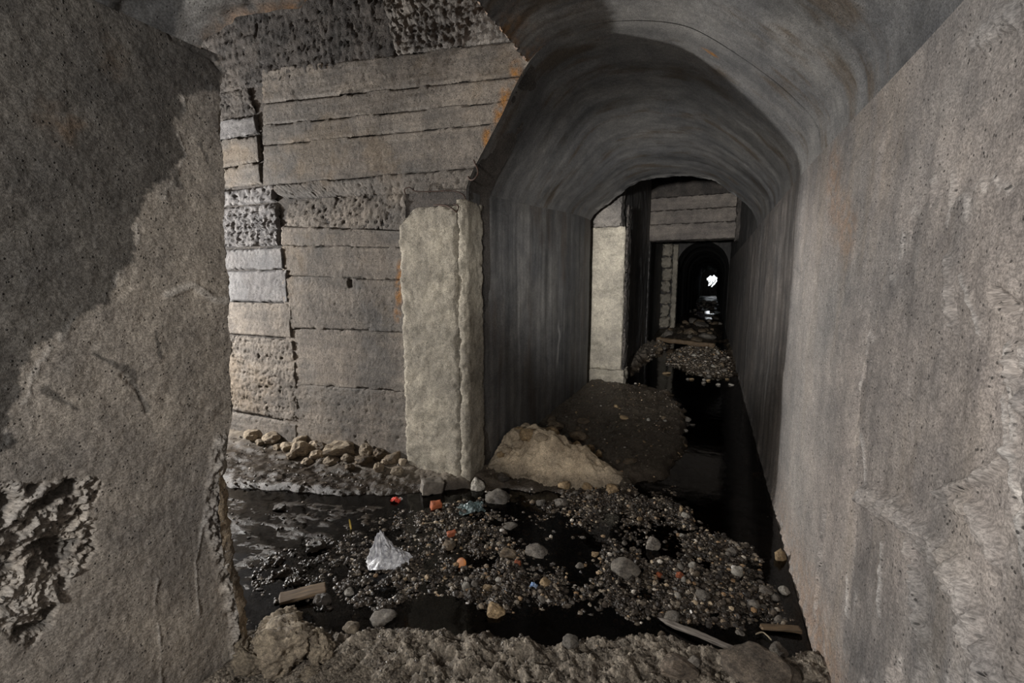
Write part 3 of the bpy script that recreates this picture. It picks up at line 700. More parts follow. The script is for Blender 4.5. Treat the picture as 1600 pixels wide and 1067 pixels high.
def band(corners, mat, rough=0.004, proud=0.0, label=None, seed=0, right_curve=False, rag=0.012, name='board_band', res=0.011, rust=None):
    """one cast board strip: corners tl, tr, br, bl as (x, z)"""
    tl, tr, br, bl = [np.array(c, float) for c in corners]
    n = max(4, int(np.hypot(*(tr - tl)) / res)); m = max(4, int(abs(tl[1] - bl[1]) / res))
    n = min(n, 320); m = min(m, 130)
    u, v = np.meshgrid(np.linspace(0, 1, n), np.linspace(0, 1, m), indexing='ij')
    XZ = (tl * (1 - u[..., None]) + tr * u[..., None]) * (1 - v[..., None]) + (bl * (1 - u[..., None]) + br * u[..., None]) * v[..., None]
    X, Z = XZ[..., 0].copy(), XZ[..., 1].copy()
    if right_curve:
        xr_ = np.array([lintp(z) for z in Z[-1]]); x0 = X[0]
        X = x0[None] + (xr_[None] - x0[None]) * u
    hgt = abs(tl[1] - bl[1]); wid = np.hypot(*(tr - tl))
    Q = np.stack([X, Z, 0 * X + seed * 3.3], -1)
    e = np.minimum.reduce([v * hgt, (1 - v) * hgt, u * wid + 0.004]) if right_curve else np.minimum.reduce([v * hgt, (1 - v) * hgt, u * wid, (1 - u) * wid])
    e = e + rag * np.abs(fbm(Q, 20, 4, 0.65, seed=seed + 130)) * -1.0
    e = e + 0.013 * sstep(0.05, 0.45, fbm(Q, 4.0, 3, seed=seed + 180))
    k = sstep(-0.006, 0.005, e)
    d = 0.45 * rough * fbm(Q, 13, 5, 0.7, seed=seed + 140) + 0.5 * rough * fbm(Q, (2.0, 26, 1), 3, seed=seed + 150) + 0.45 * rough * fbm(Q, 60, 3, 0.7, seed=seed + 141)
    hole = sstep(0.60, 0.80, fbm(Q, 34, 4, 0.7, seed=seed + 160)) * sstep(0.002, 0.012, rough)
    tcx, tcz = wxz(548, 443)
    tie = sstep(0.020, 0.012, np.abs(X - tcx)) * sstep(0.036, 0.026, np.abs(Z - tcz)); hole = np.maximum(hole, tie)
    d = d - 0.022 * hole + (0.5 * rough * fbm(Q, 75, 3, 0.7, seed=seed + 142) if rough > 0.008 else 0)
    Yv = YW - proud - d * 1.2
    Yv = Yv * k + (YW + 0.024) * (1 - k)
    # rim back to the base wall
    P = np.stack([X, Yv, Z], -1)
    at = dict()
    if rust is not None:
        c, w = rust; at['rust'] = np.clip(sum(sstep(w, 0.15 * w, np.hypot((X - cx) * 1.8, Z - cz)) for cx, cz in c), 0, 1)
    at['damp'] = np.clip(0.45 * sstep(2.1, 2.6, Z) * sstep(-1.2, -2.6, X) + 0.8 * sstep(0.05, 0.5, fbm(Q, 2.4, 3, seed=seed + 170)) + hole, 0, 0.8) * 0.6  # dirt towards the upper left, dark patches, holes darkened
    o = grids(name, [dict(P=P, attrs=at, flip=True)], mat, wall_cross)
    if label: o['label'] = label
    return o
def quad(lt, rt, rb, lb): return [wxz(*lt), wxz(*rt), wxz(*rb), wxz(*lb)]
lines = [((411, 110), (800, 72)), ((411, 161), (800, 121)), ((411, 196), (795, 158)), ((411, 227), (780, 192)), ((411, 290), (740, 262)), ((448, 311), (740, 297))]
vault_rust = ([(-1.20, 2.50), (-1.24, 2.40), (-1.32, 2.28), (-1.13, 2.62)], 0.10)
for i in range(5):
    (a, b), (c, d) = lines[i], lines[i + 1]
    band([wxz(*a), wxz(*b), wxz(*d), wxz(*c)], M['board'], rough=[0.0055, 0.005, 0.004, 0.004, 0.006][i], proud=[0.008, 0.0, 0.004, 0.0, 0.006][i], seed=i, right_curve=True, rag=0.010, rust=vault_rust)
low = [((452, 313), (628, 300)), ((440, 353), (628, 362)), ((440, 384), (628, 386)), ((441, 431), (629, 438)), ((446, 513), (632, 518)), ((445, 598), (634, 612)), ((440, 712), (640, 760))]
rr = [0.012, 0.004, 0.004, 0.005, 0.004, 0.0055]
pillar_rust = ([wxz(624, 440), wxz(624, 465), wxz(622, 490), wxz(626, 420)], 0.085)
for i in range(6):
    (a, b), (c, d) = low[i], low[i + 1]
    band([wxz(*a), wxz(b[0] + 4, b[1]), wxz(d[0] + 4, d[1]), wxz(*c)], M['board'], rough=rr[i], proud=[-0.012, 0.012, 0.002, 0.010, 0.0, 0.006][i], seed=10 + i, rust=pillar_rust)
lc = [(128, 180), (182, 211), (213, 255), (256, 289), (293, 318), (320, 384), (387, 420), (421, 470), (471, 522), (524, 643), (646, 700)]
xrt = [398, 408, 411, 411, 430, 432, 438, 442, 444, 446, 442]
for i, (a, b) in enumerate(lc):
    zr = (wxz(380, a)[1], wxz(380, b)[1])
    x0, x1 = -5.6, wxz(xrt[i], 300)[0]
    x1b = wxz(xrt[min(i + 1, 10)] if i < 3 else xrt[i], 300)[0]
    pale_ = i in (1, 4, 5, 6, 7)
    band([(x0, zr[0]), (x1, zr[0] - 0.01), (x1b, zr[1] - 0.01), (x0, zr[1])], M['rough_dark'] if i in (0,) else (M['board_pale'] if pale_ else M['board']), rough=[0.014, 0.004, 0.004, 0.004, 0.016, 0.024, 0.005, 0.005, 0.005, 0.010, 0.006][i], proud=[0.0, 0.012, 0.010, 0.012, 0.012, 0.008, 0.016, 0.014, 0.014, 0.010, 0.012][i], seed=30 + i, rag=0.016, name='cast_block', res=0.012)
# honeycombed zone over the boards and the coarse aggregate above it
band([(-5.6, 3.58), wxz(600, -170), wxz(632, 88), (-5.6, wxz(380, 128)[1])], M['rough_dark'], rough=0.013, proud=0.006, seed=50, rag=0.03, name='honeycombed_patch', res=0.013, label='dark honeycombed concrete above the boards')
band([wxz(560, -170), (-0.80, 3.58), wxz(800, 72), wxz(622, 88)], M['aggregate'], rough=0.016, proud=0.018, seed=51, right_curve=True, rag=0.02, name='aggregate_patch', res=0.012, label='coarse pebbly concrete with exposed aggregate')

# ------------------------------------------------------------------ block helper for pillars, lintels
def block(name, x0, x1, y0, y1, z0, z1, mat, parent=None, res=0.02, rough=0.004, seed=0, chip=0.01, bev=0.008, attrs=None):
    """upright concrete block with worn arrises: displaced closed box"""
    def face(fn, n, m, flip):
        u, v = np.meshgrid(np.linspace(0, 1, n), np.linspace(0, 1, m), indexing='ij')
        return fn(u, v), flip
    nx = max(4, int((x1 - x0) / res)); ny = max(4, int((y1 - y0) / res)); nz = max(4, int((z1 - z0) / res))
    gl = []
    L = lambda a, b, t: a + (b - a) * t
    for fn, n, m, fl in ((lambda u, v: np.stack([L(x0, x1, u), y0 + 0 * u, L(z0, z1, v)], -1), nx, nz, False),
                         (lambda u, v: np.stack([L(x0, x1, u), y1 + 0 * u, L(z0, z1, v)], -1), nx, nz, True),
                         (lambda u, v: np.stack([x0 + 0 * u, L(y0, y1, u), L(z0, z1, v)], -1), ny, nz, True),
                         (lambda u, v: np.stack([x1 + 0 * u, L(y0, y1, u), L(z0, z1, v)], -1), ny, nz, False),
                         (lambda u, v: np.stack([L(x0, x1, u), L(y0, y1, v), z1 + 0 * u], -1), nx, ny, False),
                         (lambda u, v: np.stack([L(x0, x1, u), L(y0, y1, v), z0 + 0 * u], -1), nx, ny, True)):
        P, f = face(fn, n, m, fl)
        gl.append((P, f))
    c = np.array([(x0 + x1) / 2, (y0 + y1) / 2, (z0 + z1) / 2]); hs = np.array([x1 - x0, y1 - y0, z1 - z0]) / 2
    out = []
    for P, f in gl:
        q = (P - c); a = hs - np.abs(q)                       # distance to each pair of faces
        srt = np.sort(a, axis=-1); e = srt[..., 1]             # distance to nearest arris
        ch = bev + chip * np.clip(fbm(P, 11, 4, 0.65, seed=seed + 201) + 0.15, 0, 1) * 2
        pull = np.clip(ch - e, 0, None)
        big = (a < ch[..., None] + 1e-6)
        q = q - np.sign(q) * big * pull[..., None] * 0.55
        n = np.where(a <= srt[..., :1] + 1e-6, np.sign(q), 0)
        q = q + n * (rough * fbm(P, 13, 4, 0.6, seed=seed + 202) + 0.4 * rough * fbm(P, 45, 3, seed=seed + 203))[..., None]
        out.append(dict(P=q + c, flip=f))
    return grids(name, out, mat, parent)

# --- front pillar
pl_x0 = on_y(629, 500, YW - 0.03)[0]; pil_top = on_y(680, 322, YW - 0.03)[2]
pil = empty('concrete_pillar', (-1.72, 2.72, 0))
tag(pil, 'pale concrete pillar beside the board-marked wall, nearest of the pillars', 'pillar')
def under(o, e):
    o.parent = e; o.matrix_parent_inverse = e.matrix_world.inverted() if False else o.matrix_parent_inverse
    o.location = tuple(-np.array(e.location)); return o
under(block('shaft', pl_x0, XL - 0.055, YW - 0.045, YW + 0.2, -0.12, pil_top, M['pillar'], rough=0.006, seed=1, chip=0.02, res=0.014), pil)
shaft = pil.children[0].data
sv = np.zeros(len(shaft.vertices) * 3, np.float32); shaft.vertices.foreach_get('co', sv); sv = sv.reshape(-1, 3)
cut = pil_top - np.clip(pl_x0 + 0.15 - sv[:, 0], 0, None) * 0.85 + 0.012 * fbm(sv, 14, 3, seed=17)
sv[:, 2] = np.minimum(sv[:, 2], cut); shaft.vertices.foreach_set('co', sv.ravel()); shaft.update()
st = under(block('edge_strip', XL - 0.060, XL + 0.012, YW - 0.042, YW + 0.2, -0.12, pil_top + 0.03, M['pillar'], rough=0.005, seed=2, chip=0.016, res=0.011), pil)
def curve_tube(name, pts, r, mat, parent=None, taper=None, seg=8):
    pts = np.array(pts, float)
    # Catmull-Rom resample
    Q = np.vstack([2 * pts[0] - pts[1], pts, 2 * pts[-1] - pts[-2]]); o = []
    for k in range(1, len(Q) - 2):
        t = np.linspace(0, 1, 6, endpoint=False)[:, None]; a, b, c, d = Q[k - 1], Q[k], Q[k + 1], Q[k + 2]
        o.append(0.5 * (2 * b + (c - a) * t + (2 * a - 5 * b + 4 * c - d) * t ** 2 + (3 * b - a - 3 * c + d) * t ** 3))
    C = np.vstack(o + [pts[-1:]]); n = len(C)
    T = np.gradient(C, axis=0); T /= np.linalg.norm(T, axis=1)[:, None] + 1e-9
    ref = np.array([0.13, 0.31, 0.94]); A_ = np.cross(T, ref); A_ /= np.linalg.norm(A_, axis=1)[:, None] + 1e-9; B_ = np.cross(T, A_)
    rr_ = np.full(n, r) if taper is None else r * np.interp(np.linspace(0, 1, n), np.linspace(0, 1, len(taper)), taper)
    rr_[0] *= 0.5; rr_[-1] *= 0.5
    th = np.linspace(0, 2 * np.pi, seg + 1)
    P = C[:, None] + rr_[:, None, None] * (np.cos(th)[None, :, None] * A_[:, None] + np.sin(th)[None, :, None] * B_[:, None])
    P += (0.15 * r * fbm(P, 60, 2, seed=5))[..., None]
    P[:, -1] = P[:, 0]
    caps = [np.stack([np.broadcast_to(C[i], P[i].shape), P[i]], 0) for i in (0, -1)]
    return grids(name, [dict(P=P)] + [dict(P=c) for c in caps], mat, parent)
def wp(px, py, dy=0.0): return on_y(px, py, YW - dy)
for nm, pts, r in (('rebar_rod', [wp(634, 305, 0.05), wp(632, 296, 0.06), wp(640, 293, 0.06), wp(650, 299, 0.05), wp(680, 299, 0.03), wp(705, 298, 0.02), wp(722, 303, 0.015), wp(728, 312, 0.0)], 0.0042),
                   ('rebar_rod', [wp(678, 320, 0.055), wp(695, 321, 0.07), wp(705, 325, 0.08), wp(713, 331, 0.08), wp(716, 322, 0.07), wp(708, 319, 0.06)], 0.0048),
                   ('rebar_rod', [wp(731, 275, 0.0), wp(735, 281, 0.05), wp(742, 279, 0.07), wp(747, 268, 0.07), wp(742, 255, 0.05), wp(740, 250, 0.01)], 0.0050)):
    under(curve_tube(nm, pts, r, M['rust_iron']), pil)['label'] = 'bent rusty reinforcing rod'

# --- second pillar at the next opening
p2 = empty('concrete_pillar', (-1.3, 6.4, 0)); tag(p2, 'pale concrete pillar further in, at the end of the smooth wall', 'pillar')
split = on_y(945, 355, 6.3)[2]
under(block('shaft', -1.62, -1.095, 6.28, 6.6, 0.15, split, M['pillar'], rough=0.008, seed=3, chip=0.02, res=0.025), p2)
under(block('capital_block', -1.62, -1.16, 6.29, 6.6, split + 0.004, 2.9, M['aggregate'], rough=0.012, seed=4, chip=0.04, res=0.025), p2)
under(block('footing', -1.64, -1.045, 6.22, 6.6, -0.12, 0.19, M['pillar'], rough=0.02, seed=5, chip=0.05, res=0.025), p2)
under(block('edge_strip', -1.092, -1.062, 6.30, 6.6, 0.15, 2.42, M['rough_dark'], rough=0.012, seed=6, chip=0.03, res=0.022), p2)

# --- second chamber
def plane_grid(name, A0, A1, B0, B1, mat, label, res=0.05, amp=0.01, seed=0, uvk=None, flip=False):
    A0, A1, B0, B1 = map(lambda a: np.array(a, float), (A0, A1, B0, B1))
    n = int(np.linalg.norm(A1 - A0) / res) + 2; m = int(np.linalg.norm(B0 - A0) / res) + 2
    u, v = np.meshgrid(np.linspace(0, 1, n), np.linspace(0, 1, m), indexing='ij'); u = u[..., None]; v = v[..., None]
    P = (A0 * (1 - u) + A1 * u) * (1 - v) + (B0 * (1 - u) + B1 * u) * v
    N = np.cross(A1 - A0, B0 - A0); N /= np.linalg.norm(N)
    d = amp * fbm(P, 3, 4, seed=seed) + 0.3 * amp * fbm(P, 16, 3, seed=seed + 1)
    o = grids(name, [dict(P=P + N * d[..., None], uv=np.stack([P[..., 1] + P[..., 0], P[..., 2]], -1), flip=flip)], mat)
    return structure(o, label)
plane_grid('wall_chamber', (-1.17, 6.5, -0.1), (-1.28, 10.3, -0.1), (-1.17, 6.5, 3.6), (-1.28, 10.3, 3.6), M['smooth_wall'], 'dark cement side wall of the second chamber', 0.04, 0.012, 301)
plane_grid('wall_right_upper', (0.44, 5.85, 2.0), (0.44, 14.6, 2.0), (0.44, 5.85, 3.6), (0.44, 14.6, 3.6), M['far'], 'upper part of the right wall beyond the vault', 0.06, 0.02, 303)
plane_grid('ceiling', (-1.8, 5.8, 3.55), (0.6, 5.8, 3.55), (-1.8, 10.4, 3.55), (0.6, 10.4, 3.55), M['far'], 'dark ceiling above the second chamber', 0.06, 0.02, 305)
lin = empty('concrete_lintel', (-0.45, 10.4, 2.27)); tag(lin, 'deep board-marked concrete beam spanning the tunnel overhead', 'beam')
for i, (a, b) in enumerate(((375, 349), (349, 327), (327, 306), (306, 270))):
    z0 = on_y(1080, a, 10.3)[2]; z1 = on_y(1080, b, 10.3)[2]
    under(block('board_band', -1.345, 0.40 + 0.02 * (i == 0), 10.3 - [0.03, 0.0, 0.012, -0.02][i], 10.75, z0 + 0.008, z1, M['lintel'] if i < 3 else M['rough_dark'], rough=0.012, seed=20 + i, chip=0.02, res=0.035), lin)
under(block('bearing_stub', 0.36, 0.52, 10.22, 10.6, 2.2, 3.5, M['rough_dark'], rough=0.02, seed=26, chip=0.04, res=0.05), lin)

# passage beyond the lintel
jamb = block('trim_1', -1.36, -1.25, 10.2, 10.5, -0.05, 2.26, M['far'], rough=0.01, seed=31, chip=0.03, res=0.04); structure(jamb, 'narrow concrete jamb under the beam')
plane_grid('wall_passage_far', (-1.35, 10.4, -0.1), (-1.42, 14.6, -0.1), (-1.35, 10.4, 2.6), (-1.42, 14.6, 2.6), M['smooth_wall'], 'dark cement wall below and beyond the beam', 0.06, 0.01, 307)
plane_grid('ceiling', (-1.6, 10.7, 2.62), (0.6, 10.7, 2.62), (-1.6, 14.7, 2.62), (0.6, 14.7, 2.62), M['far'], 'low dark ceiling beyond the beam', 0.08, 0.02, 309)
p3 = empty('masonry_pillar', (-1.15, 14.6, 0)); tag(p3, 'pillar of stacked rough stone blocks, farthest in', 'pillar')
zc_ = [0.0, 0.34, 0.72, 1.06, 1.42, 1.80, 2.14, 2.58]
for i in range(7):
    under(block('stone_block', -1.42 + 0.03 * math.sin(i * 2.1), -1.125 + 0.02 * math.sin(i * 3.7), 14.4 + 0.03 * math.cos(i * 1.9), 14.8, zc_[i] + 0.012, zc_[i + 1] - 0.012, M['pillar'], rough=0.03, seed=40 + i, chip=0.08, res=0.05, bev=0.03), p3)
under(block('edge_board', -1.11, -0.96, 14.42, 14.8, 0.0, 2.5, M['pillar'], rough=0.012, seed=48, chip=0.03, res=0.05), p3)
# far gallery: narrower barrel tunnel running to daylight
fw0, fw1 = -1.02, 0.42
prof = [(fw0, -0.2), (fw0, 1.0), (fw0, 1.75)] + [(-0.30 - 0.72 * math.cos(a), 1.78 + 0.78 * math.sin(a)) for a in np.linspace(0.1, math.pi - 0.1, 14)] + [(fw1, 1.75), (fw1, 1.0), (fw1, -0.2)]
ysF = np.concatenate([np.arange(14.6, 24, 0.12), np.arange(24, 51, 0.4)])
pr = np.array(prof)
PF = np.stack([np.broadcast_to(pr[None, :, 0], (len(ysF), len(pr))), np.broadcast_to(ysF[:, None], (len(ysF), len(pr))), np.broadcast_to(pr[None, :, 1], (len(ysF), len(pr)))], -1).copy()
# formwork rings step the lining in and out
step = 0.035 * (np.floor((ysF - 14.6) / 2.2) % 2)[:, None]
cen = np.array([-0.3, 0, 1.2]); dirv = PF - cen; dirv[..., 1] = 0; dirv /= np.linalg.norm(dirv, axis=-1, keepdims=True) + 1e-9
PF += dirv * (step + 0.03 * fbm(PF, 1.2, 3, seed=311))[..., None]
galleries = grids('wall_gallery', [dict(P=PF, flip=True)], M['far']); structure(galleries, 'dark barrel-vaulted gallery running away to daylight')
# face of the gallery mouth: plate with arch opening
ang = np.linspace(0, math.pi, 40)
inn = np.array([(-0.30 - 0.72 * math.cos(a), 1.78 + 0.78 * math.sin(a)) for a in ang]); outp = np.array([(-0.45 - 1.3 * math.cos(a), 1.78 + 1.3 * math.sin(a)) for a in ang])
inn = np.vstack([[fw0, -0.2], inn, [fw1, -0.2]]); outp = np.vstack([[-1.7, -0.2], outp, [0.8, -0.2]])
tt = np.linspace(0, 1, 14)[:, None, None]
PM = inn[None] * (1 - tt) + outp[None] * tt
PM = np.stack([PM[..., 0], 14.62 + 0.02 * fbm(P3(PM[..., 0], PM[..., 1]), 6, 3, seed=313), PM[..., 1]], -1)
structure(grids('wall_gallery_mouth', [dict(P=PM)], M['far']), 'concrete face around the mouth of the far gallery')
# tunnel mouth at the far end: irregular gap to the open air
ang = np.linspace(0, 2 * math.pi, 64)
c0 = on_y(1112.5, 439, 50.0)
radx = 0.44 * (1 + 0.20 * np.sin(3 * ang + 0.6) + 0.12 * np.sin(5 * ang)); radz = 0.60 * (1 + 0.16 * np.sin(2 * ang + 1.1) + 0.12 * np.sin(7 * ang))
inn = np.stack([c0[0] + radx * np.cos(ang), c0[2] + radz * np.sin(ang)], -1); outp = np.stack([-0.3 + 2.4 * np.cos(ang), 1.4 + 2.4 * np.sin(ang)], -1)
PM = inn[None] * (1 - tt) + outp[None] * tt
PM = np.stack([PM[..., 0], 50.0 + 0.6 * tt[..., 0] * 0 + 0.1 * fbm(P3(PM[..., 0], PM[..., 1]), 3, 3, seed=315), PM[..., 1]], -1)
structure(grids('wall_end', [dict(P=PM, flip=True)], M['far']), 'half-blocked tunnel mouth with daylight behind')
br = empty('shrub', (c0[0], 51.0, 0)); tag(br, 'dark bush silhouetted in the daylight at the tunnel end', 'bush')
for k in range(5):
    a = [(-0.5, 51, 0.2), (-0.2, 51, 1.0), (0.1, 51, 1.35), (0.0, 51, 1.75)][0:4]
    off = np.array([0.22 * k - 0.5, 0.1 * k, 0.12 * math.sin(k * 2.4)])
    under(curve_tube('branch', np.array(a) + off, 0.055, M['leaf'], taper=[1.2, 1, 0.8, 0.3]), br)

# enclosing bedrock so that daylight only enters at the far mouth
bx0, bx1, by0, by1, bz0, bz1 = -7.6, 1.6, -3.3, 50.3, -0.6, 4.2
V = np.array([(bx0, by0, bz0), (bx1, by0, bz0), (bx1, by1, bz0), (bx0, by1, bz0), (bx0, by0, bz1), (bx1, by0, bz1), (bx1, by1, bz1), (bx0, by1, bz1)])
Fq = np.array([(0, 1, 2, 3), (4, 7, 6, 5), (0, 4, 5, 1), (1, 5, 6, 2), (0, 3, 7, 4)])
structure(link('wall_bedrock', make_mesh('wall_bedrock', V, Fq, smooth=False), M['rock_mass']), 'surrounding rock around the tunnel')
# outer rock face around the mouth
ring = np.stack([np.stack([-3.0 + 5.5 * np.cos(ang), 50.28 + 0 * ang, 1.8 + 5.5 * np.sin(ang)], -1), np.stack([-0.3 + 2.3 * np.cos(ang), 50.2 + 0 * ang, 1.4 + 2.3 * np.sin(ang)], -1)], 0)
structure(grids('wall_hillside', [dict(P=ring)], M['rock_mass']), 'rock face around the tunnel mouth')
# side passage: near wall, end, ceiling
plane_grid('wall_passage_near', (-1.55, 0.95, -0.1), (-7.4, 0.95, -0.1), (-1.55, 0.95, 3.6), (-7.4, 0.95, 3.6), M['board'], 'rough wall on the near side of the side passage', 0.08, 0.015, 321, flip=True)
plane_grid('wall_passage_end', (-7.35, 0.9, -0.1), (-7.35, 2.75, -0.1), (-7.35, 0.9, 3.6), (-7.35, 2.75, 3.6), M['board'], 'end wall of the side passage', 0.08, 0.015, 323)
plane_grid('ceiling', (-7.4, 0.9, 3.55), (-0.7, 0.9, 3.55), (-7.4, 2.75, 3.55), (-0.7, 2.75, 3.55), M['rough_dark'], 'dark concrete ceiling of the side passage', 0.08, 0.02, 325)
plane_grid('wall_rear', (-1.6, -2.95, -0.1), (0.6, -2.95, -0.1), (-1.6, -2.95, 2.9), (0.6, -2.95, 2.9), M['board'], 'plain concrete wall behind the viewpoint', 0.1, 0.01, 327)

# ------------------------------------------------------------------ stones
import bmesh
def ico(sub):
    bm = bmesh.new(); bmesh.ops.create_icosphere(bm, subdivisions=sub, radius=1.0)
    V = np.array([v.co[:] for v in bm.verts]); Fq = np.array([[v.index for v in f.verts] for f in bm.faces]); bm.free()
    return V, Fq
ICO = {k: ico(k) for k in (1, 2, 3, 4, 5)}
def stone_mesh(seed, sub=3, cuts=7, rough=0.10, name='stone', sharp=0.7):
    rg = np.random.RandomState(seed); V, Fq = ICO[sub]; V = V.copy()
    for _ in range(cuts):
        n = rg.normal(size=3); n /= np.linalg.norm(n); d = rg.uniform(0.45, 0.85)
        s = V @ n; V = V - np.clip(s - d, 0, None)[:, None] * n * sharp
    nr = V / (np.linalg.norm(V, axis=1)[:, None] + 1e-9)
    V = V + nr * (1.5 * rough * fbm(V, 1.7, 5, 0.62, seed=seed % 50))[:, None] + nr * (0.45 * rough * fbm(V, 6, 3, 0.7, seed=seed % 50 + 3))[:, None]
    V -= (V.max(0) + V.min(0)) / 2; V /= (V.max(0) - V.min(0)) / 2.0
    return make_mesh(name, V, Fq, smooth=(cuts < 6))
STONES = [stone_mesh(400 + k, 3, 9, 0.10, 'stone_angular') for k in range(7)]
ROUND = [stone_mesh(430 + k, 3, 4, 0.14, 'stone_rounded') for k in range(5)]
_cache = {}
def with_mat(me, mat):
    k = (me.name, mat.name)
    if k not in _cache:
        m = me.copy(); m.materials.clear(); m.materials.append(mat); _cache[k] = m
    return _cache[k]
rs_ = random.Random(11)
ORD = ['first', 'second', 'third', 'fourth', 'fifth', 'sixth', 'seventh', 'eighth', 'ninth', 'tenth', 'eleventh', 'twelfth', 'thirteenth', 'fourteenth', 'fifteenth', 'sixteenth', 'seventeenth', 'eighteenth', 'nineteenth', 'twentieth']
def rank(rows, row): return ORD[sorted(r[0] * 1000 + r[1] for r in rows).index(row[0] * 1000 + row[1])]
def put(px, py, wpx, hpx, mat, label, group=None, name='stone', rnd=False, z=None, dep=1.0, sink=0.22, me=None, cat='stone', rot=None, base=None):
    """stone whose centre shows at picture point (px, py), wpx x hpx picture pixels in size"""
    g = ground_at(px, py + hpx * 0.35) if base is None else np.array(base, float)
    s = depth(g) / FPX
    w = wpx * s; hh = hpx * s
    k = rs_.randrange(5)
    me = me or (ROUND[k] if rnd else STONES[rs_.randrange(7)])
    o = bpy.data.objects.new(name, with_mat(me, M[mat])); COL.objects.link(o)
    rx = w / 2; rz = max(hh / 2 * 1.08, rx * 0.25); ry = rx * dep * rs_.uniform(0.75, 1.0)
    o.scale = (rx, ry, rz)
    gz_ = g[2] if z is None else z
    o.location = (g[0], g[1] + ry * 0.4, gz_ + rz * (1 - 2 * sink))
    o.rotation_euler = rot or (rs_.uniform(-.15, .15), rs_.uniform(-.2, .2), YAW + rs_.uniform(-.5, .5))
    tag(o, label, cat, group); return o

G = 'rubble stones at the foot of the boarded wall'
for px, py, w, h_, lab in ((391, 680, 26, 20, 'small dark-sided block of rubble, leftmost along the foot of the boarded wall'),
                           (512, 686, 26, 30, 'pointed upright rubble stone leaning on the boarded wall'),
                           (527, 707, 50, 24, 'broad low rubble stone in front of the boarded wall'),
                           (615, 702, 30, 30, 'large rubble stone wedged against the pale pillar'),
                           (571, 706, 26, 26, 'rounded grey rubble stone midway along the boarded wall'),
                           (592, 712, 26, 20, 'brownish rubble stone between the rounded stone and the pillar'),
                           (465, 704, 30, 24, 'dark chunky rubble stone at the left end of the stone row')):
    put(px, py, w, h_, 'rubble' if 'brown' not in lab else 'stone_brown', lab, G, name='rubble_stone')
ROWS = ((420, 686, 30, 16), (445, 701, 26, 18), (467, 690, 24, 18), (487, 697, 22, 18), (500, 702, 22, 14), (492, 712, 24, 16), (560, 697, 30, 20), (612, 717, 28, 20), (566, 723, 30, 16), (590, 735, 18, 16), (628, 722, 14, 14), (515, 722, 26, 14), (541, 718, 22, 12), (478, 722, 20, 12), (455, 716, 18, 12), (432, 700, 16, 12), (545, 735, 16, 10), (618, 738, 22, 14), (404, 694, 16, 12), (600, 722, 14, 10))
for px, py, w, h_ in ROWS:
    put(px, py, w, h_, rs_.choice(['rubble', 'rubble', 'stone_brown']), rank(ROWS, (px, py)) + ' of the smaller rubble stones from the left below the boarded wall', G, name='rubble_stone')

# sandy spoil heap inside the tunnel
hp = [on_z(745, 742), on_z(800, 764), on_z(870, 768), on_z(970, 752), on_z(940, 715), on_z(880, 690), on_z(805, 690)]
cx, cy = -1.02, 3.13
n = 130
gx, gy = np.meshgrid(np.linspace(-1.455, -0.42, n), np.linspace(2.72, 3.85, n), indexing='ij')
cpk = on_z(862, 752)
def hump(x0, y0, sx, sy, a): return a * np.exp(-((gx - x0) / sx) ** 2 - ((gy - y0) / sy) ** 2)
hz = hump(-0.98, 3.06, 0.25, 0.19, 0.21) + hump(-1.36, 3.30, 0.20, 0.34, 0.15) + hump(-0.68, 3.06, 0.18, 0.12, 0.075) + hump(-1.16, 3.22, 0.22, 0.24, 0.09)
Qh = P3(gx, gy)
hz = hz * (1 + 0.30 * fbm(Qh, 6, 3, seed=331)) + 0.022 * sstep(0.04, 0.12, hz) * ridged(Qh, 9, 4, seed=332) + 0.006 * fbm(Qh, 40, 3, seed=333)
base = height(gx, gy)
edge = np.minimum.reduce([-0.42 - gx, gy - 2.72, 3.85 - gy])
hh = base - 0.03 + hz - 0.05 * sstep(0.1, 0.0, edge)
heap = grids('spoil_heap', [dict(P=np.stack([gx, gy, hh], -1), attrs=dict(damp=np.clip(sstep(0.10, 0.02, hz) * 0.9 + 0.75 * sstep(3.25, 3.5, gy), 0, 0.9)))], M['sand'])  # darker round the foot and towards the back
tag(heap, 'pale sandy spoil heap slumped against the inner tunnel wall', 'heap')
def heap_base(px, py):
    z = 0.1
    for _ in range(8):
        p = on_z(px, py, z); i = int(np.clip(round((p[0] + 1.455) / 1.035 * (n - 1)), 0, n - 1)); j = int(np.clip(round((p[1] - 2.72) / 1.13 * (n - 1)), 0, n - 1))
        z = 0.5 * z + 0.5 * max(float(hh[i, j]), float(height(p[0], p[1])))
    return np.array([p[0], p[1], z])
ROWS = ((805, 688, 22, 16, 'sand'), (824, 684, 24, 14, 'stone_tan'), (855, 682, 28, 14, 'stone_tan'), (810, 697, 18, 12, 'sand'), (845, 698, 20, 13, 'sand'), (900, 700, 13, 11, 'stone_tan'), (920, 704, 14, 12, 'stone_tan'), (935, 712, 10, 9, 'stone_tan'), (810, 676, 14, 9, 'stone_tan'), (790, 706, 14, 8, 'sand'), (781, 712, 10, 7, 'stone_tan'), (830, 694, 12, 8, 'stone_tan'), (872, 690, 14, 7, 'sand'), (888, 695, 10, 7, 'sand'), (842, 676, 14, 8, 'stone_brown'), (866, 670, 22, 12, 'stone_brown'))
for px, py, w, h_, mt in ROWS:
    put(px, py, w * 1.25, h_ * 1.25, mt, rank(ROWS, (px, py)) + ' stone from the left lying on the sandy spoil heap', 'stones on the spoil heap', rnd=rs_.random() < 0.5, base=heap_base(px, py + h_ * 0.3), sink=0.06)
put(903, 683, 32, 15, 'stone_brown', 'flat brown stone just behind the sandy heap', rnd=True)
put(861, 656, 16, 10, 'stone_brown', 'brown stone at the wall foot behind the heap', rnd=True)

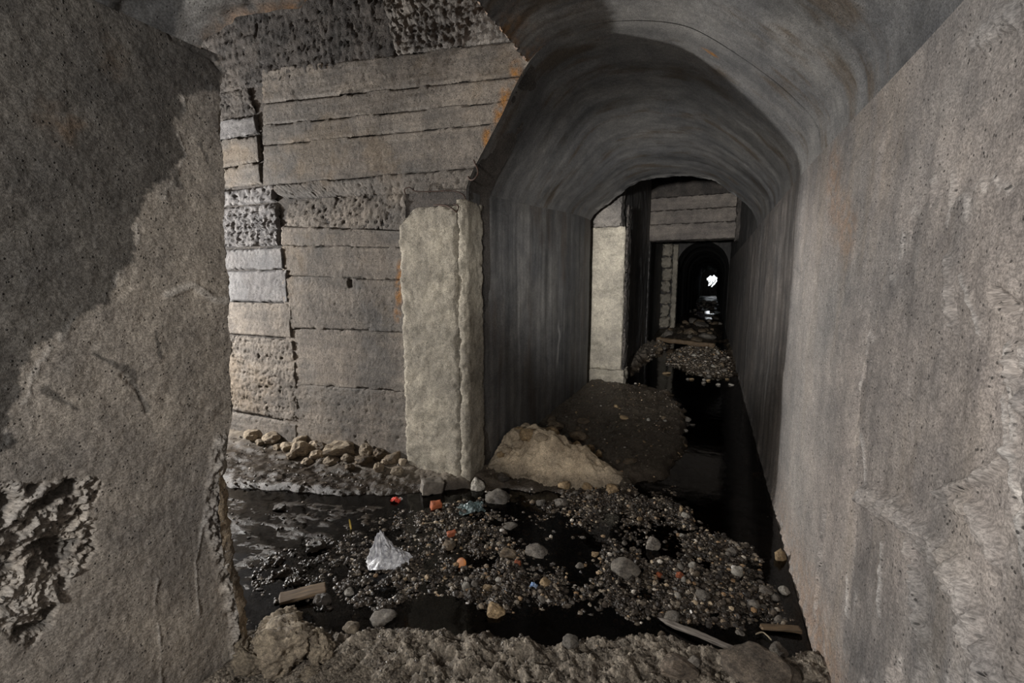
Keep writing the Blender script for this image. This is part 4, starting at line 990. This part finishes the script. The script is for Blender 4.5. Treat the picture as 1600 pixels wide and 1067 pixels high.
named = [
    (744, 763, 25, 29, 'stone_pale', 'squarish pale grey stone at the foot of the front pillar', 0),
    (775, 779, 40, 25, 'stone_grey', 'large rounded brown-grey stone just right of the pillar foot', 1),
    (790, 768, 30, 9, 'stone_brown', 'flat slab stone between the pillar foot and the heap', 0),
    (785, 753, 20, 14, 'stone_dark', 'dark stone in the corner between pillar and heap', 0),
    (844, 784, 15, 13, 'stone_grey', 'small upright stone in the shallow water before the heap', 0),
    (876, 784, 23, 12, 'stone_grey', 'slanting grey stone in the water before the heap', 0),
    (880, 760, 19, 15, 'stone_tan', 'triangular tan stone at the front edge of the heap', 0),
    (917, 760, 17, 13, 'stone_tan', 'angular tan stone at the right front edge of the heap', 0),
    (955, 764, 20, 11, 'stone_tan', 'flat tan stone at the right tip of the heap', 0),
    (920, 772, 16, 8, 'stone_grey', 'low grey stone under the angular tan stone', 1),
    (796, 823, 26, 12, 'stone_grey', 'speckled flat grey stone in the middle of the stream', 1),
    (910, 842, 13, 11, 'stone_grey', 'small round stone alone in mid-stream gravel', 1),
    (1020, 851, 25, 27, 'stone_grey', 'tall wedge-shaped stone standing in the stream gravel', 0),
    (1070, 805, 14, 10, 'stone_pale', 'pale rounded pebble near the edge of the deep water', 1),
    (1092, 808, 15, 11, 'stone_grey', 'grey pebble beside the pale one at the deep water', 1),
    (1072, 707, 23, 8, 'stone_tan', 'flat tan stone half out of the black channel', 1),
    (975, 653, 14, 6, 'stone_tan', 'small tan stone lying alone on the mud flat', 1),
    (911, 657, 20, 9, 'stone_brown', 'low brown stone at the back of the mud flat', 1),
    (983, 721, 24, 9, 'stone_brown', 'flat brown stone right of the heap on the mud', 1),
    (1183, 745, 22, 17, 'stone_tan', 'tan rock in the black water at the foot of the right wall', 1),
    (1217, 876, 20, 36, 'stone_tan', 'tall ochre rock wedged against the foot of the right wall', 1),
    (836, 865, 36, 17, 'stone_grey', 'wide speckled grey stone in the stream gravel', 1),
    (976, 890, 46, 26, 'stone_grey', 'largest pinkish-grey lump in the stream gravel', 1),
    (772, 971, 32, 24, 'stone_tan', 'cone-shaped speckled stone in the dark water strip', 0),
    (889, 1002, 28, 20, 'stone_grey', 'round grey stone on the edge of the front gravel bar', 1),
    (962, 974, 9, 14, 'stone_tan', 'small upright tan pebble in the dark water strip', 1),
    (595, 970, 44, 20, 'stone_grey', 'long rounded grey stone left of centre at the water edge', 1),
    (554, 967, 15, 12, 'stone_tan', 'small tan pebble left of the long grey stone', 1),
    (546, 986, 26, 18, 'clod', 'knobbly clay lump at the left end of the gravel bar', 1),
    (544, 928, 18, 16, 'stone_pale', 'small glistening pale stone in the left part of the stream', 0),
    (500, 942, 30, 18, 'stone_dark', 'dark wet stone behind the short brown plank', 0),
    (441, 941, 18, 12, 'stone_grey', 'grey stone at the left end of the short plank', 1),
    (492, 857, 30, 14, 'stone_dark', 'black wet stone breaking the rippled water at left', 0),
    (434, 793, 22, 10, 'stone_dark', 'dark leaf-shaped stone in the rippled water at far left', 0),
    (701, 852, 21, 17, 'stone_brown', 'mossy brown knob of stone in the stream', 1),
    (851, 912, 20, 9, 'stone_tan', 'bright tan flat pebble in the gravel below mid-stream', 0),
    (929, 870, 13, 9, 'stone_tan', 'small bright tan pebble right of the wide grey stone', 0),
    (906, 885, 16, 10, 'stone_grey', 'grey pebble left of the largest pinkish lump', 1),
    (760, 920, 16, 10, 'stone_tan', 'tan pebble in the lower left gravel', 1),
    (727, 917, 13, 15, 'stone_pale', 'upright pale pebble in the lower left gravel', 1),
    (741, 912, 12, 13, 'stone_grey', 'grey pebble touching the upright pale pebble', 1),
    (793, 867, 32, 10, 'stone_brown', 'flat orange-brown shard of stone in the gravel', 0),
    (1154, 890, 23, 16, 'stone_pale', 'lumpy pale stone in the right-hand gravel', 1),
    (1144, 859, 15, 11, 'stone_grey', 'grey stone near the deep water on the right', 1),
    (1197, 918, 21, 10, 'stone_grey', 'flat grey stone close to the right wall', 0),
    (1225, 925, 17, 16, 'stone_pale', 'pale angular stone close to the right wall', 0),
    (1212, 935, 14, 11, 'stone_grey', 'grey stone left of the brown one by the right wall', 1),
    (1231, 941, 16, 13, 'stone_brown', 'brown stone touching the foot of the right wall', 0),
    (1178, 945, 20, 16, 'stone_grey', 'knobbly grey stone above the second stick', 1),
    (1158, 984, 21, 19, 'stone_grey', 'grey stone standing between the two sticks', 0),
    (1099, 931, 24, 11, 'stone_grey', 'low grey stone in the gravel above the long stick', 1),
    (1061, 902, 13, 13, 'brick', 'round orange pebble in the right-hand gravel', 1),
    (1068, 908, 9, 9, 'stone_pale', 'small white pebble touching the orange one', 1),
    (1030, 899, 10, 9, 'brick', 'small reddish-orange pebble left of the white one', 1),
    (1082, 886, 13, 9, 'stone_pale', 'small pale pebble above the orange one', 1),
    (1050, 971, 34, 17, 'stone_grey', 'brown-grey stone at the upper end of the long stick', 1),
    (1034, 993, 13, 11, 'stone_brown', 'rusty brown stone under the upper end of the long stick', 1),
    (1190, 1014, 21, 16, 'stone_grey', 'grey wedge of stone below the second stick', 0),
    (1217, 1020, 28, 16, 'stone_grey', 'bluish grey angular stone at lower right', 0),
    (1085, 1035, 20, 17, 'stone_grey', 'small grey stone beside the half-buried slab', 1),
    (1060, 1052, 66, 30, 'earth', 'half-buried sloping slab at the bottom of the gravel bar', 0),
    (1190, 1060, 110, 32, 'earth', 'large flat earthy slab at the bottom right corner', 0),
]
for px, py, w, h_, mt, lab, rnd in named:
    put(px, py, w, h_, mt, lab, rnd=bool(rnd))
# clay clods in the left foreground corner
CL = [stone_mesh(460 + k, 5, 5, 0.17, 'clod', 0.8) for k in range(4)]
for i, (px, py, w, h_, lab) in enumerate(((432, 978, 74, 44, 'upper clay clod against the ragged end of the left wall'), (425, 1018, 100, 66, 'largest folded clay clod in the lower left corner'), (492, 1018, 52, 54, 'pyramid-shaped clay clod right of the largest one'), (385, 1050, 60, 40, 'clay clod at the foot of the left wall'), (480, 1056, 40, 20, 'flat clay clod at the bottom edge'), (372, 1010, 30, 34, 'small clay lump squeezed under the wall end'))):
    put(px, py, w, h_, 'clod', lab, 'clay clods at lower left', name='clay_clod', me=CL[i % 4], cat='clod', sink=0.18, dep=0.9)

# countable pebbles, in three named places
def open_floor(x, y, m=0.03):
    lo = np.where(y < 1.02, -1.46, np.where(y < 2.60, -5.4, np.where(y < 6.15, -1.42, np.where(y < 10.6, -1.03, np.where(y < 14.3, -1.2, -0.95)))))
    return (x > lo + m) & (x < 0.40 - m) & ~((y > 2.58 - m) & (y < 2.75 + m) & (x < -1.42))
def scatter(poly, cnt, lo, hi, mats, label, group, seed, zmin=-0.03, power=2.2):
    rg = np.random.RandomState(seed); P = np.array(poly); k = 0; tries = 0
    while k < cnt and tries < cnt * 40:
        tries += 1
        x = rg.uniform(P[:, 0].min(), P[:, 0].max()); y = rg.uniform(P[:, 1].min(), P[:, 1].max())
        if sd_poly(np.array([x]), np.array([y]), poly)[0] < 0.02: continue
        z = float(height(x, y))
        if z < zmin: continue
        r = lo + (hi - lo) * rg.uniform() ** power
        if not open_floor(np.array(x), np.array(y), r) or any((x - a) ** 2 + (y - b) ** 2 < (r + c) ** 2 * 0.9 for a, b, c in placed): continue
        placed.append((x, y, r))
        me = (ROUND if rg.uniform() < 0.6 else STONES)[rg.randint(5)]
        mk = mats[rg.randint(len(mats))]; hue = mk.split('_')[1]
        o = bpy.data.objects.new('pebble', with_mat(LOWP[me.name], M[mk])); COL.objects.link(o)
        o.scale = (r, r * rg.uniform(.6, 1), r * rg.uniform(.45, .8)); o.location = (x, y, z + r * 0.22); o.rotation_euler = (rg.uniform(-.3, .3), rg.uniform(-.3, .3), rg.uniform(0, 6.28))
        tag(o, label.replace('HUE', hue), 'pebble', group); k += 1
LOWP = {}; placed = []
for i, me in enumerate(STONES + ROUND):
    LOWP[me.name] = stone_mesh(500 + i, 2, 6 if i < 7 else 4, 0.12, 'pebble')
mixd = ['stone_grey', 'stone_grey', 'stone_dark', 'stone_dark', 'stone_brown', 'stone_tan', 'stone_pale']
scatter(Z_GRAV, 150, 0.008, 0.022, mixd, 'small wet HUE pebble in the stream gravel before the tunnel', 'pebbles in the stream gravel', 1)
scatter(Z_MUD, 45, 0.010, 0.030, ['stone_grey', 'stone_brown', 'stone_tan', 'stone_pale'], 'small HUE stone scattered over the mud flat inside the tunnel', 'stones on the mud flat', 2)
scatter(Z_FBAR, 45, 0.02, 0.06, ['stone_grey', 'stone_grey', 'stone_pale', 'stone_brown'], 'HUE pebble on the gravel bank far down the tunnel', 'pebbles on the far gravel bank', 3)
scatter(Z_FMUD, 24, 0.06, 0.22, ['stone_grey', 'stone_brown', 'stone_brown'], 'flat HUE stone on the mud beneath the far beam', 'stones under the far beam', 4)
scatter([(-0.98, 16), (0.38, 16), (0.38, 34), (-0.98, 34)], 26, 0.08, 0.26, ['stone_dark', 'stone_grey'], 'HUE stone standing out of the water in the far gallery', 'stones in the far gallery', 5, zmin=-0.1)
scatter(Z_RIDGE, 26, 0.03, 0.10, ['stone_grey', 'stone_brown', 'stone_tan'], 'HUE rubble stone along the chamber wall foot', 'stones along the chamber wall', 6)
ROWS = ((1040, 590, 14, 4), (1098, 606, 8, 4), (1074, 600, 6, 3), (1080, 600, 8, 3), (1122, 609, 8, 4), (1142, 609, 9, 3), (1100, 592, 6, 3), (1107, 591, 7, 3), (1075, 660, 9, 9), (1082, 673, 8, 3), (1135, 598, 7, 3), (1025, 668, 9, 6), (1053, 668, 10, 6), (1052, 681, 26, 7), (1042, 692, 16, 9), (1066, 690, 16, 6), (1058, 703, 9, 8), (1012, 713, 16, 9))
for px, py, w, h_ in ROWS:
    put(px, py, w, h_, rs_.choice(['stone_pale', 'stone_tan', 'stone_grey']), rank(ROWS, (px, py)) + ' small pale stone from the left along the black channel', 'stones along the black channel', rnd=True, name='pebble', cat='pebble', z=0.0)

# uncountable gravel: low-poly grains joined into one part
def gravel(name, spots, label, seed):
    rg = np.random.RandomState(seed)
    V0, F0 = ICO[1]; VV, FF, TT = [], [], []; off = 0
    for poly, cnt, lo, hi, tmin, tmax, zmin in spots:
        P = np.array(poly); x = rg.uniform(P[:, 0].min(), P[:, 0].max(), cnt * 4); y = rg.uniform(P[:, 1].min(), P[:, 1].max(), cnt * 4)
        ok = (sd_poly(x, y, poly) > 0) & open_floor(x, y, 0.01); x, y = x[ok], y[ok]; z = height(x, y); ok = z > zmin; x, y, z = x[ok][:cnt], y[ok][:cnt], z[ok][:cnt]
        n = len(x); r = lo + (hi - lo) * rg.uniform(size=n) ** 3
        a = rg.uniform(0, 6.28, n); sc = np.stack([r, r * rg.uniform(.55, 1, n), r * rg.uniform(.4, .8, n)], -1)
        W = V0[None] * (1 + 0.25 * rg.normal(size=(n, len(V0), 1)) * 0.6) * sc[:, None]
        c, s = np.cos(a)[:, None], np.sin(a)[:, None]
        W = np.stack([W[..., 0] * c - W[..., 1] * s + x[:, None], W[..., 0] * s + W[..., 1] * c + y[:, None], W[..., 2] + (z + r * 0.2)[:, None]], -1)
        VV.append(W.reshape(-1, 3)); FF.append((F0[None] + (np.arange(n) * len(V0))[:, None, None] + off).reshape(-1, 3)); off += n * len(V0)
        TT.append(np.repeat(tmin + (tmax - tmin) * rg.uniform(size=n) ** 1.8, len(V0)))
    me = make_mesh(name, np.vstack(VV), np.vstack(FF), None, dict(tint=np.concatenate(TT)), smooth=False)
    o = link(name, me, M['pebble']); return tag(o, label, 'gravel', kind='stuff')
gravel('gravel', [(Z_GRAV, 15000, 0.003, 0.016, 0, 1, -0.02), (Z_RIFF, 2800, 0.004, 0.014, 0, 0.7, -0.02), (Z_LEFT, 900, 0.003, 0.012, 0, 0.7, 0.0), (Z_BAR, 6000, 0.002, 0.009, 0.2, 0.85, 0.0), (Z_MUD, 2200, 0.003, 0.012, 0.1, 0.95, 0.0),
                  (Z_FBAR, 2500, 0.008, 0.03, 0.2, 1, -0.02), (Z_BANK, 1500, 0.003, 0.014, 0.1, 0.8, 0.0), (Z_RIDGE, 500, 0.01, 0.04, 0.2, 0.9, 0.0)], 'loose fine gravel strewn over the wet tunnel floor', 21)

# ------------------------------------------------------------------ litter and sticks
def bar(name, p0, p1, w, t, mat, label, cat, rag=0.3, seed=0, n=60, tip=0.10):
    """split plank or stick: box section with splintered ends along p0 -> p1"""
    p0, p1 = np.array(p0, float), np.array(p1, float); L_ = np.linalg.norm(p1 - p0)
    u = np.linspace(0, 1, n); th = np.array([0, .5, 1, 1.5, 2]) * math.pi + math.pi / 4
    th = np.linspace(0, 2 * math.pi, 17)
    cx_, cz_ = np.sign(np.cos(th)) * np.abs(np.cos(th)) ** 0.4, np.sign(np.sin(th)) * np.abs(np.sin(th)) ** 0.4
    X = (u[:, None] - 0.5) * L_ + 0 * th[None]
    env = np.clip(np.minimum(u, 1 - u) / tip, 0.0, 1)[:, None] ** 0.6 * 0.85 + 0.15
    nz = fbm(np.stack([X * 6, 0 * X + seed, np.broadcast_to(cz_[None], X.shape)], -1), 1.5, 3, seed=seed)
    Y = cx_[None] * w / 2 * (env + rag * nz * 0.6); Z = cz_[None] * t / 2 * (env + rag * nz)
    X = X + rag * 0.10 * L_ * fbm(P3(0 * X, np.broadcast_to(cx_[None] * 3, X.shape)), 1.3, 2, seed=seed + 3) * np.where(np.abs(u - .5)[:, None] > 0.42, 1, 0.0)
    P = np.stack([X, Y, Z], -1); P[:, -1] = P[:, 0]
    caps = [np.stack([np.broadcast_to(P[i].mean(0), P[i].shape), P[i]], 0) for i in (0, -1)]
    o = grids(name, [dict(P=P)] + [dict(P=c) for c in caps], M[mat]); d = p1 - p0
    o.location = (p0 + p1) / 2; o.rotation_euler = (0, -math.asin(d[2] / L_), math.atan2(d[1], d[0]))
    return tag(o, label, cat)
def gp(px, py, up=0.0): g = ground_at(px, py); return np.array([g[0], g[1], max(g[2], 0.0) + up])
bar('wooden_stick', gp(1030, 977, 0.012), gp(1182, 1031, 0.010), 0.024, 0.016, 'wood', 'long splintered grey wooden stick lying on the gravel bar', 'stick', 0.5, 1)
bar('wooden_stick', gp(1187, 984, 0.010), gp(1250, 1000, 0.014), 0.030, 0.012, 'wood_brown', 'short brown stick reaching the foot of the right wall', 'stick', 0.6, 2, tip=0.03)
bar('plank_offcut', gp(436, 941, 0.020), gp(510, 929, 0.024), 0.075, 0.014, 'wood_brown', 'short flat brown plank lying near the clay clods', 'plank', 0.25, 3, tip=0.012)
a = ground_at(1005, 521); bar('timber_beam', (-1.05, 10.55, 0.13), (0.12, 10.2, 0.09), 0.16, 0.10, 'wood_brown', 'old timber lying across the floor under the far beam', 'timber', 0.3, 4, tip=0.01)
tag(curve_tube('twig', [gp(1180, 1001, 0.012), gp(1190, 1000, 0.014), gp(1198, 1003, 0.012), gp(1205, 1008, 0.006)], 0.0028, M['twig']), 'thin curved pale twig between stick and wedge stone', 'twig')
tag(curve_tube('twig', [gp(662, 821, 0.012), gp(676, 821, 0.014), gp(694, 820, 0.013)], 0.0016, M['twig']), 'thin straight reddish twig in mid-stream', 'twig')
tag(curve_tube('yellow_sliver', [gp(549, 828, 0.0), gp(548, 826, 0.02), gp(547, 826, 0.045), gp(546, 827, 0.062)], 0.0045, M['yellow'], taper=[0.8, 1.2, 1.0, 0.3]), 'upright yellow sliver sticking out of the stream', 'litter')
# crumpled clear film
g = ground_at(605, 880); s = depth(g) / FPX
u, v = np.meshgrid(np.linspace(-1, 1, 90), np.linspace(-1, 1, 70), indexing='ij')
Qf = P3(u, v)
rr_ = np.hypot(u, v); ob = np.clip(1.25 - 0.25 * np.abs(u * v), 0, 1)
uw = u + 0.16 * fbm(Qf, 2.0, 3, seed=341); vw = v + 0.16 * fbm(Qf, 2.0, 3, seed=344)
Xf = uw * 34 * s * (1 - 0.15 * v * v); Yf = vw * 26 * s * (1 - 0.2 * u * u)
bell = np.exp(-((u + 0.42) / 0.42) ** 2 - (v / 0.55) ** 2); tail = np.exp(-((u - 0.35) / 0.55) ** 2 - (v / 0.5) ** 2)
fold = ridged(np.stack([np.arctan2(v, u + 0.42) * 1.6, 0.6 * rr_, 0 * u], -1), 1.0, 3, seed=342)
crum = ridged(Qf, 2.6, 4, seed=346)
Zf = s * (36 * bell + 17 * tail) * (0.72 + 0.28 * fold) + s * 5.0 * (crum + 0.2) * np.clip(1.3 - rr_, 0.2, 1)
film = grids('plastic_film', [dict(P=np.stack([Xf, Yf, np.maximum(Zf, 0.002 * np.abs(crum))], -1))], M['film'], smooth=False)
film.location = (g[0], g[1] + 0.02, max(g[2], 0.0)); film.rotation_euler = (0, 0, YAW)
sol = film.modifiers.new('film thickness', 'SOLIDIFY'); sol.thickness = 0.0008
tag(film, 'crumpled piece of clear silvery plastic film peaking out of the stream', 'plastic')
def chunk(px, py, wpx, hpx, mat, label, cat, name, kind='box', seed=0, lift=0.0):
    g = gp(px, py + hpx * 0.4); s = depth(g) / FPX; w, h_ = wpx * s, hpx * s
    if kind == 'box':
        o = block(name, -w / 2, w / 2, -w * 0.32, w * 0.32, 0, h_, M[mat], res=max(w / 14, 0.002), rough=w * 0.03, seed=seed, chip=w * 0.10, bev=w * 0.04)
    else:   # crumpled wrapper
        u, v = np.meshgrid(np.linspace(-1, 1, 22), np.linspace(-1, 1, 16), indexing='ij')
        z = 0.35 * h_ * (1 - np.abs(u)) + 0.5 * h_ * np.abs(fbm(P3(u, v), 1.8, 3, seed=seed)) + 0.15 * h_
        o = grids(name, [dict(P=np.stack([u * w / 2 * (1 + 0.2 * fbm(P3(v, u), 1.5, 2, seed=seed)), v * w * 0.35, z], -1))], M[mat], smooth=False)
        m = o.modifiers.new('foil', 'SOLIDIFY'); m.thickness = 0.0008
    o.location = (g[0], g[1], g[2] - 0.1 * h_ + lift); o.rotation_euler = (0.1, 0.12 * math.sin(seed), YAW + 0.5 * math.sin(seed * 1.7))
    return tag(o, label, cat)
chunk(681, 791, 17, 12, 'brick', 'broken orange brick fragment near the foot of the pillar', 'brick', 'brick_fragment', seed=1)
chunk(674, 778, 34, 22, 'stone_grey', 'lumpy grey mortar chunk behind the orange brick fragment', 'stone', 'mortar_chunk', seed=8)
chunk(618, 774, 15, 8, 'red_plastic', 'small crumpled red wrapper at the foot of the mud bank', 'wrapper', 'wrapper', 'wrap', seed=2)
chunk(625, 772, 7, 6, 'white_plastic', 'small white scrap touching the red wrapper', 'litter', 'plastic_scrap', 'wrap', seed=3)
chunk(736, 795, 40, 12, 'teal_plastic', 'bluish crumpled plastic strip below the pillar foot', 'litter', 'plastic_scrap', 'wrap', seed=4)
chunk(706, 833, 14, 8, 'brick', 'small flat orange brick chip in mid-stream', 'brick', 'brick_fragment', seed=5)
chunk(834, 914, 11, 12, 'blue_plastic', 'tiny blue and white wrapper scrap in the gravel', 'wrapper', 'wrapper', 'wrap', seed=6)
chunk(809, 879, 10, 8, 'brick', 'tiny orange brick chip right of the flat shard', 'brick', 'brick_fragment', seed=7)
# ribbed bottle cap
g = gp(721, 886); s = depth(g) / FPX; cap = empty('bottle_cap', (g[0], g[1], g[2] + 0.012)); cap.rotation_euler = (1.1, 0.15, YAW)
tag(cap, 'ribbed orange bottle cap lying in the stream gravel', 'cap')
th = np.linspace(0, 2 * math.pi, 73); rad = 7.5 * s * (1 + 0.05 * (np.arange(73) % 2))
zz = np.array([0, 0.25, 0.5, 0.75, 1.0]) * 0.014
PCp = np.stack([rad[None] * np.cos(th)[None] + 0 * zz[:, None], rad[None] * np.sin(th)[None] + 0 * zz[:, None], zz[:, None] + 0 * th[None]], -1)
PCp[:, -1] = PCp[:, 0]
grids('skirt', [dict(P=PCp)], M['orange_plastic'], cap, smooth=False)
rr2 = np.linspace(0, 1, 5)[:, None]
grids('lid_disc', [dict(P=np.stack([rr2 * 7.4 * s * np.cos(th)[None], rr2 * 7.4 * s * np.sin(th)[None], 0.0142 - 0.0012 * rr2 ** 6 + 0 * th[None]], -1))], M['orange_plastic'], cap)
